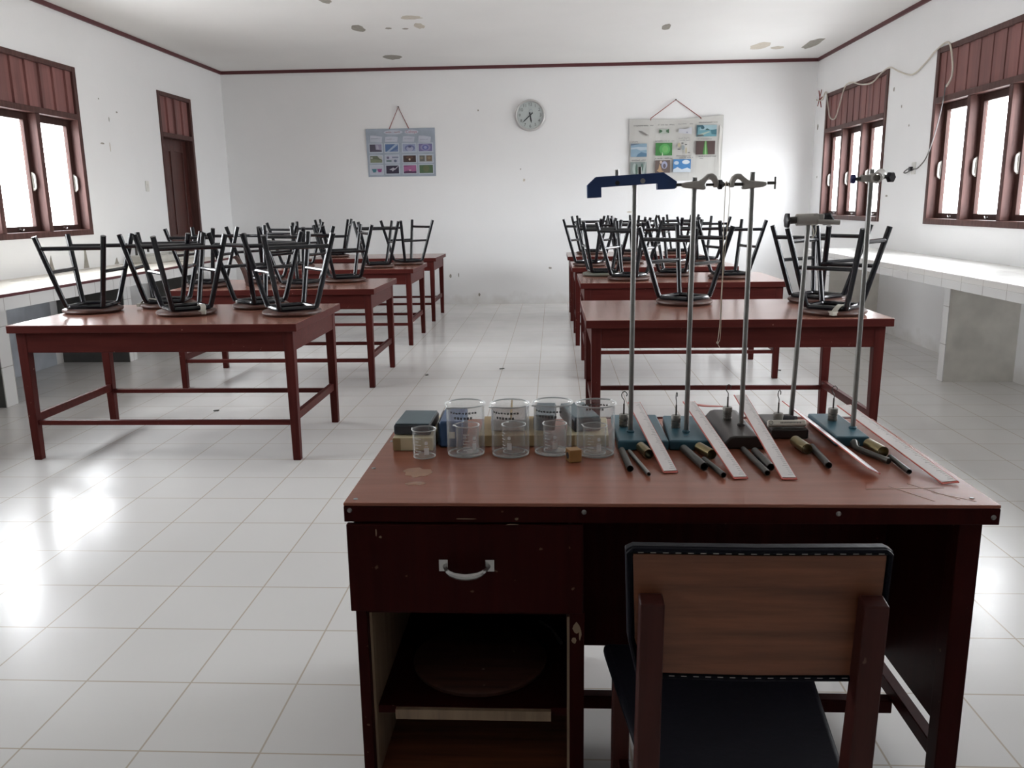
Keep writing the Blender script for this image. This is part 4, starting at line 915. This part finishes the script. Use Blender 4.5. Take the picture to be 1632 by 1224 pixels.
# ---- blue bar on the first rod
t = thing('blue_bar', 'deep blue channel-shaped metal bar across the top of the first stand', 'bar', (.205, 2.273, 1.47), .0)
Mp = Matrix(((1, 0, 0, 0), (0, 0, 1, 0), (0, 1, 0, 0), (0, 0, 0, 1)))
MB().prism([(-.117, -.027), (-.117, .006), (-.094, .026), (.082, .029), (.117, .004), (.112, -.014), (.066, -.014), (.066, .002), (-.080, -.001), (-.080, -.027)], -.016, .016, Mp).build('bar_body', M['blue_bar'], t, bevel=.0015)
MB().cyl((.028, -.0165, .010), (.028, -.012, .010), .0065, 16).build('silver_stud', M['steel'], t)
MB().lathe([(0, .0005), (.006, .0005), (.006, -.002), (0, -.002)], 12, False, Matrix.Translation((-.038, -.0165, .008)) @ Matrix.Rotation(PI / 2, 4, 'X')).build('bolt_shade_disc', M['black'], t)  # black disc on the bar, painting the dark inside of a hole
MB().cyl((.022, .0, .026), (.022, .0, .046), .005, 10).build('top_pin', M['dark_steel'], t)
MB().cyl((-.038, .0, .024), (-.038, .0, .042), .006, 10).build('top_pin', M['steel'], t)
t.rotation_euler = (0, -.034, 0)

# ---- boss-head clamps
def knob(b, p, d, r=.013, l=.012):
    p, d = Vector(p), Vector(d).normalized()
    b.lathe([(0, 0), (r * .7, 0), (r, l * .25), (r, l * .75), (r * .8, l), (0, l)], 12, False, Matrix.Translation(p) @ d.to_track_quat('Z', 'Y').to_matrix().to_4x4(),
            lambda q, a: Vector((q.x * (1 + .08 * math.cos(6 * a)), q.y * (1 + .08 * math.cos(6 * a)), q.z)))
def hook_outline(flip=1):
    """boss body with a C-shaped jaw beside it (x, z)"""
    o = [(-.040, -.006), (-.030, -.010), (.030, -.016), (.034, -.010), (.028, -.004), (.034, .006), (.042, .012), (.052, .010), (.058, 0), (.058, -.010), (.070, -.010), (.071, .004), (.064, .018), (.052, .026), (.040, .025), (.028, .016), (.016, .008), (-.028, .004), (-.040, .002)]
    return [(flip * x * .86, z) for x, z in o]
t = thing('boss_clamp', 'grey boss clamp with black thumbscrews on the second stand', 'clamp', (.369, 2.273, 1.472), .02, 'clamps on the retort stands')
MB().prism(hook_outline(), -.013, .013, Mp).build('clamp_body', M['cast'], t, bevel=.003)
MB().cyl((-.05, 0, -.002), (-.034, 0, -.002), .004, 10).build('screw', M['dark_steel'], t)
MB().cyl((.030, 0, -.003), (.0605, 0, -.003), .0035, 10).build('screw', M['dark_steel'], t)
b = MB(); knob(b, (.060, 0, -.003), (1, 0, 0)); b.build('thumb_knob', M['black_plastic'], t)
b = MB(); knob(b, (-.050, .03, -.002), (0, -1, 0), .009, .02); b.build('thumb_knob', M['black_plastic'], t)
t = thing('boss_clamp', 'grey boss clamp with bare bolt and wing screw on the third stand', 'clamp', (.529, 2.313, 1.472), -.02, 'clamps on the retort stands')
MB().prism(hook_outline(-1), -.013, .013, Mp).build('clamp_body', M['cast'], t, bevel=.003)
MB().cyl((-.080, 0, -.002), (-.026, 0, -.002), .0045, 10).cyl((-.080, 0, -.002), (-.076, 0, -.002), .007, 8).build('screw', M['dark_steel'], t)
MB().cyl((.038, 0, .0), (.060, 0, .0), .0042, 10).build('screw', M['dark_steel'], t)
MB().box(.056, .060, -.003, .003, -.016, .016).build('wing', M['dark_steel'], t, bevel=.001)
t = thing('boss_clamp', 'grey cylindrical clamp with black knobs and side pin on the fourth short stand', 'clamp', (.715, 2.433, 1.372), .0, 'clamps on the retort stands')
MB().cyl((-.034, 0, 0), (.026, 0, .002), .0165, 20).box(.010, .040, -.012, .012, -.010, .016).build('clamp_body', M['cast'], t, bevel=.002)
MB().cyl((-.052, 0, -.001), (-.034, 0, 0), .010, 14).build('screw', M['dark_steel'], t)
b = MB(); knob(b, (-.052, 0, -.001), (-1, 0, 0), .021, .012); b.build('thumb_knob', M['black_plastic'], t)
b = MB(); knob(b, (.058, .012, .001), (0, 1, 0), .018, .016); b.build('thumb_knob', M['black_plastic'], t)
MB().cyl((.022, -.014, -.005), (.082, -.014, -.008), .0068, 14).build('side_pin', M['cast'], t)
MB().tube(curve_pts([(.006, -.012, -.012), (.012, -.014, -.034), (.010, -.012, -.050), (.020, -.008, -.036), (.022, 0, -.014)], 5), .0016, 6).build('thin_wire', M['cable'], t)
t = thing('boss_clamp', 'pale boss clamp with blue and black knobs on the fifth stand', 'clamp', (.836, 2.312, 1.481), .0, 'clamps on the retort stands')
MB().box(-.028, .020, -.012, .012, -.010, .008).box(-.006, .008, -.014, .014, -.012, .012).build('clamp_body', M['cast'], t, bevel=.003)
MB().hollow((.004, -.028, -.001), (.030, .018, .010), .0145, .005, 20).build('jaw_sleeve', M['white_cast'], t)
MB().cyl((.03, 0, .003), (.046, -.006, .001), .005, 10).build('screw', M['dark_steel'], t)
MB().cyl((-.04, 0, -.002), (-.028, 0, -.002), .005, 10).build('screw', M['dark_steel'], t)
b = MB(); knob(b, (-.052, .004, -.002), (1, -.4, 0), .0125, .013); b.build('blue_knob', M['blue_plastic'], t)
b = MB(); knob(b, (.046, .004, .001), (.5, -1, 0), .0135, .014); b.build('black_knob', M['black_plastic'], t)

# ---- string on the third clamp
b = MB()
x0, y0 = .459, 2.306
b.tube(curve_pts([(x0, y0, 1.477), (x0 - .004, y0 - .006, 1.463), (x0 - .004, y0 - .002, 1.35), (x0 - .002, y0, 1.25), (x0 - .003, y0, 1.18), (x0 - .004, y0, 1.10), (x0 - .008, y0, 1.05)], 5), .0011, 6)
b.tube(curve_pts([(x0 + .002, y0 + .006, 1.476), (x0 + .009, y0, 1.45), (x0 + .006, y0, 1.36), (x0 + .001, y0 + .001, 1.26), (x0 - .001, y0 + .002, 1.18), (x0 - .001, y0, 1.10), (x0 - .002, y0, 1.055), (x0 - .007, y0, 1.045)], 5), .0011, 6)
b.lathe([(0, -.004), (.003, -.002), (.0035, .002), (0, .005)], 8, False, Matrix.Translation((x0 - .008, y0, 1.045)))
b.tube(curve_pts([(x0 - .008, y0, 1.045), (x0 - .006, y0, 1.038), (x0 - .002, y0, 1.032)], 3), .001, 5)
tag(b.build('string_loop', M['string']), 'thin pale string loop hanging from the third stand clamp', 'string')

# ---- slotted weights with hooks
def make_weight(label, loc, rz=0):
    t = thing('slotted_weight', label, 'weight', loc, rz, 'slotted weights on the stand bases')
    MB().lathe([(0, 0), (.0125, 0), (.013, .001), (.013, .006), (.0115, .0066), (.0115, .0072), (.013, .0078), (.013, .013), (.0115, .0136), (.0115, .0142), (.013, .0148), (.013, .020), (.0115, .0206), (.0115, .0212), (.0135, .0220), (.0135, .034), (.0125, .036), (0, .036)], 28).build('weight_discs', M['weight'], t)
    z = .036
    MB().tube([(0, 0, z - .002), (0, 0, z + .030)], .0024, 8).tube(curve_pts([(0, 0, z + .028), (.0005, 0, z + .040), (-.006, 0, z + .050), (-.006, 0, z + .060), (.001, 0, z + .066), (.008, 0, z + .060), (.007, 0, z + .052)], 5), .0013, 6).build('hook', M['dark_steel'], t)
    return t
w0 = make_weight('hooked slotted weight on the first teal stand base', (.199, 2.335, BZ + .0285))
for (x, y, z, a, lab) in ((.345, 2.320, BZ + .0285, 1.2, 'hooked slotted weight half behind the second rod'), (.502, 2.385, BZ + .0365, .3, 'hooked slotted weight on the brown-black third base'), (.637, 2.345, BZ + .0285, .8, 'hooked slotted weight on the low dark fourth base'), (.808, 2.400, BZ + .0285, .1, 'hooked slotted weight on the fifth teal base')): dup(w0, (x, y, z), a, lab)
t = thing('rod_clip', 'dark round clip beside the weight on the fourth dark base', 'clip', (.678, 2.372, BZ + .0285))
MB().cyl((-.012, .010, .010), (.014, -.012, .012), .0105, 16).build('clip_barrel', M['black_plastic'], t); MB().cyl((.012, -.010, .006), (.034, -.016, .006), .006, 12).build('clip_tail', M['pale_grey'], t)
t = thing('paper_stick', 'off-white paper-wrapped stick with a printed line across the fourth stand', 'stick', (.655, 2.312, BZ + .0335), .04)
t.rotation_euler = (-.6, 0, .04)
MB().box(-.055, .053, -.008, .008, 0, .018).build('paper_wrap', M['paper_label'], t, bevel=.004)
g = MB(); rd = random.Random(5)
for k in range(14): g.box(-.020 + k * .0042, -.020 + k * .0042 + .0025, -.0085, -.0079, .006 + .001 * rd.random(), .010)
g.build('printed_line', M['print_black'], t)
MB().lathe([(.005, 0), (.006, 0), (.006, .0006), (.005, .0006)], 16, True, Matrix.Translation((-.047, -.0082, .009)) @ Matrix.Rotation(PI / 2, 4, 'X')).build('ring_mark', M['print_black'], t)

# ---- rulers lying tilted over the stand bases
def make_ruler(label, near, far, w, roll=0):
    n, f = Vector(near), Vector(far); d = (f - n); L_ = d.length; d.normalize()
    side = Vector((d.y, -d.x, 0)).normalized(); up = side.cross(d).normalized()
    if up.z < 0: side = -side; up = -up
    R = Matrix((side, d, up)).transposed().to_4x4() @ Matrix.Rotation(roll, 4, 'Y')
    t = thing('plastic_ruler', label, 'ruler', near, 0, 'plastic rulers on the desk')
    t.rotation_mode = 'XYZ'; t.rotation_euler = R.to_euler()
    h = w / 2
    MB().box(-h + .0022, h - .0010, .008, L_ - .004, .0012, .0026).build('scale_face', M['ruler'], t, bevel=.0005)
    MB().box(-h, h, 0, L_, 0, .0011).box(-h, -h + .0022, 0, L_, .0011, .0026).box(h - .0010, h, 0, L_, .0011, .0026).build('red_backing', M['ruler_red'], t)
    g = MB(); k = 0
    while .02 + k * .01 < L_ - .01:
        g.box(h - (.012 if k % 5 else .017), h - .004, .02 + k * .01, .0208 + k * .01, .0026, .0029); k += 1
    g.build('graduations', M['ruler_mark'], t)
    return t
make_ruler('plastic ruler between the first and second stand bases', (.287, 1.990, BZ + .001), (.236, 2.43, .846), .037)
make_ruler('plastic ruler between the second and third stand bases', (.448, 1.945, BZ + .001), (.397, 2.43, .848), .036)
make_ruler('plastic ruler just right of the brown-black third stand base', (.562, 1.940, BZ + .001), (.555, 2.47, .858), .037)
make_ruler('plastic ruler tipped on its edge at the left of the fifth stand base', (.770, 1.970, BZ + .012), (.711, 2.53, .818), .036, .46)
make_ruler('rightmost plastic ruler, beyond the fifth stand base', (.927, 1.915, BZ + .001), (.868, 2.49, .822), .041, -.06)
tag(MB().prism([(-.045, -.004), (-.02, -.012), (.02, -.006), (.046, .004), (.040, .010), (.0, .006), (-.035, .014)], 0, .002).build('red_offcut', M['ruler_red'], loc=(.455, 2.425, .836), rot=(.0, .10, .15)), 'torn red plastic offcut lying on the dark third base', 'plastic offcut')

# ---- metal tubes and brass ends lying in front of the stands
def lying_tube(name, a, b_, r, mat, label, cat, group, th=.0016):
    a, b_ = Vector(a), Vector(b_); t = thing(name, label, cat, ((a.x + b_.x) / 2, (a.y + b_.y) / 2, BZ), 0, group)
    o = t.location
    MB().hollow(a - o, b_ - o, r, th, 20).build('tube_wall', mat, t)
    return t
z = BZ + .0005
G1, G2 = 'metal tubes in front of the stands', 'brass sleeves in front of the stands'
lying_tube('metal_tube', (.180, 2.160, z + .0085), (.188, 2.000, z + .0085), .0085, M['dark_steel'], 'dark open tube in front of the first stand base', 'tube', G1)
lying_tube('metal_tube', (.200, 2.160, z + .0055), (.230, 1.965, z + .0055), .0055, M['steel'], 'thin pale tube beside the dark tube in front of the first stand', 'tube', G1)
lying_tube('brass_sleeve', (.232, 2.175, z + .0135), (.246, 2.105, z + .0135), .0135, M['brass'], 'brass sleeve under the edge of the first ruler', 'sleeve', G2)
lying_tube('metal_tube', (.345, 2.170, z + .0105), (.372, 2.010, z + .0105), .0105, M['dark_steel'], 'thick dark tube in front of the second stand base', 'tube', G1)
lying_tube('metal_tube', (.384, 2.085, z + .007), (.409, 1.955, z + .007), .007, M['dark_steel'], 'short dark tube at the end of the second stand tube', 'tube', G1)
lying_tube('brass_sleeve', (.386, 2.172, z + .0135), (.408, 2.105, z + .0135), .0135, M['brass'], 'brass sleeve beside the second ruler', 'sleeve', G2)
lying_tube('metal_tube', (.503, 2.175, z + .0075), (.517, 1.970, z + .0075), .0075, M['dark_steel'], 'long dark tube in front of the third stand base', 'tube', G1)
lying_tube('metal_tube', (.528, 2.150, z + .0095), (.535, 2.010, z + .0095), .0095, M['dark_steel'], 'shorter tube left of the third ruler', 'tube', G1)
lying_tube('brass_sleeve', (.655, 2.230, z + .0145), (.664, 2.150, z + .0145), .0145, M['brass'], 'brass sleeve in front of the paper-wrapped stick', 'sleeve', G2)
lying_tube('metal_tube', (.690, 2.195, z + .0085), (.682, 2.030, z + .0085), .0085, M['dark_steel'], 'dark tube beside the brass sleeve of the fourth stand', 'tube', G1)
lying_tube('brass_sleeve', (.838, 2.195, z + .0155), (.848, 2.120, z + .0155), .0155, M['brass'], 'brass sleeve in front of the fifth teal base', 'sleeve', G2)
lying_tube('metal_tube', (.862, 2.110, z + .0065), (.860, 1.985, z + .0065), .0065, M['dark_steel'], 'thin tube by the rightmost ruler', 'tube', G1)
t = thing('bench_clamp', 'tarnished jointed clamp rod lying in front of the fifth stand', 'clamp', (.812, 2.15, BZ))
MB().tube(curve_pts([(-.004, .060, .012), (-.012, .045, .022), (-.014, .025, .012), (-.004, .01, .009), (.010, -.03, .009), (.030, -.085, .009)], 5), .008, 10).build('clamp_rod', M['dark_steel'], t)
MB().lathe([(0, -.006), (.011, -.006), (.013, 0), (.011, .006), (0, .006)], 14, False, Matrix.Translation((-.008, .052, .014)) @ Matrix.Rotation(.9, 4, 'X')).build('clamp_joint', M['dark_steel'], t)

# ---- bits of litter on the floor
for i, (x, y, lab) in enumerate(((-2.437, 5.761, 'dark flake of litter on the floor under the nearest left-hand table'), (-.463, 7.305, 'dark flake of litter in the middle of the aisle'), (-1.098, 7.035, 'dark flake of litter on the floor by the second left-hand table'), (1.94, 7.19, 'dark flake of litter on the floor right of the right-hand tables'))):
    tag(MB().prism(blob(9, .028, .018, 70 + i, .5), 0.0005, .006).build('litter_flake', M['dark_steel'], loc=(x, y, 0), rot=(0, 0, i * .7)), lab, 'litter')
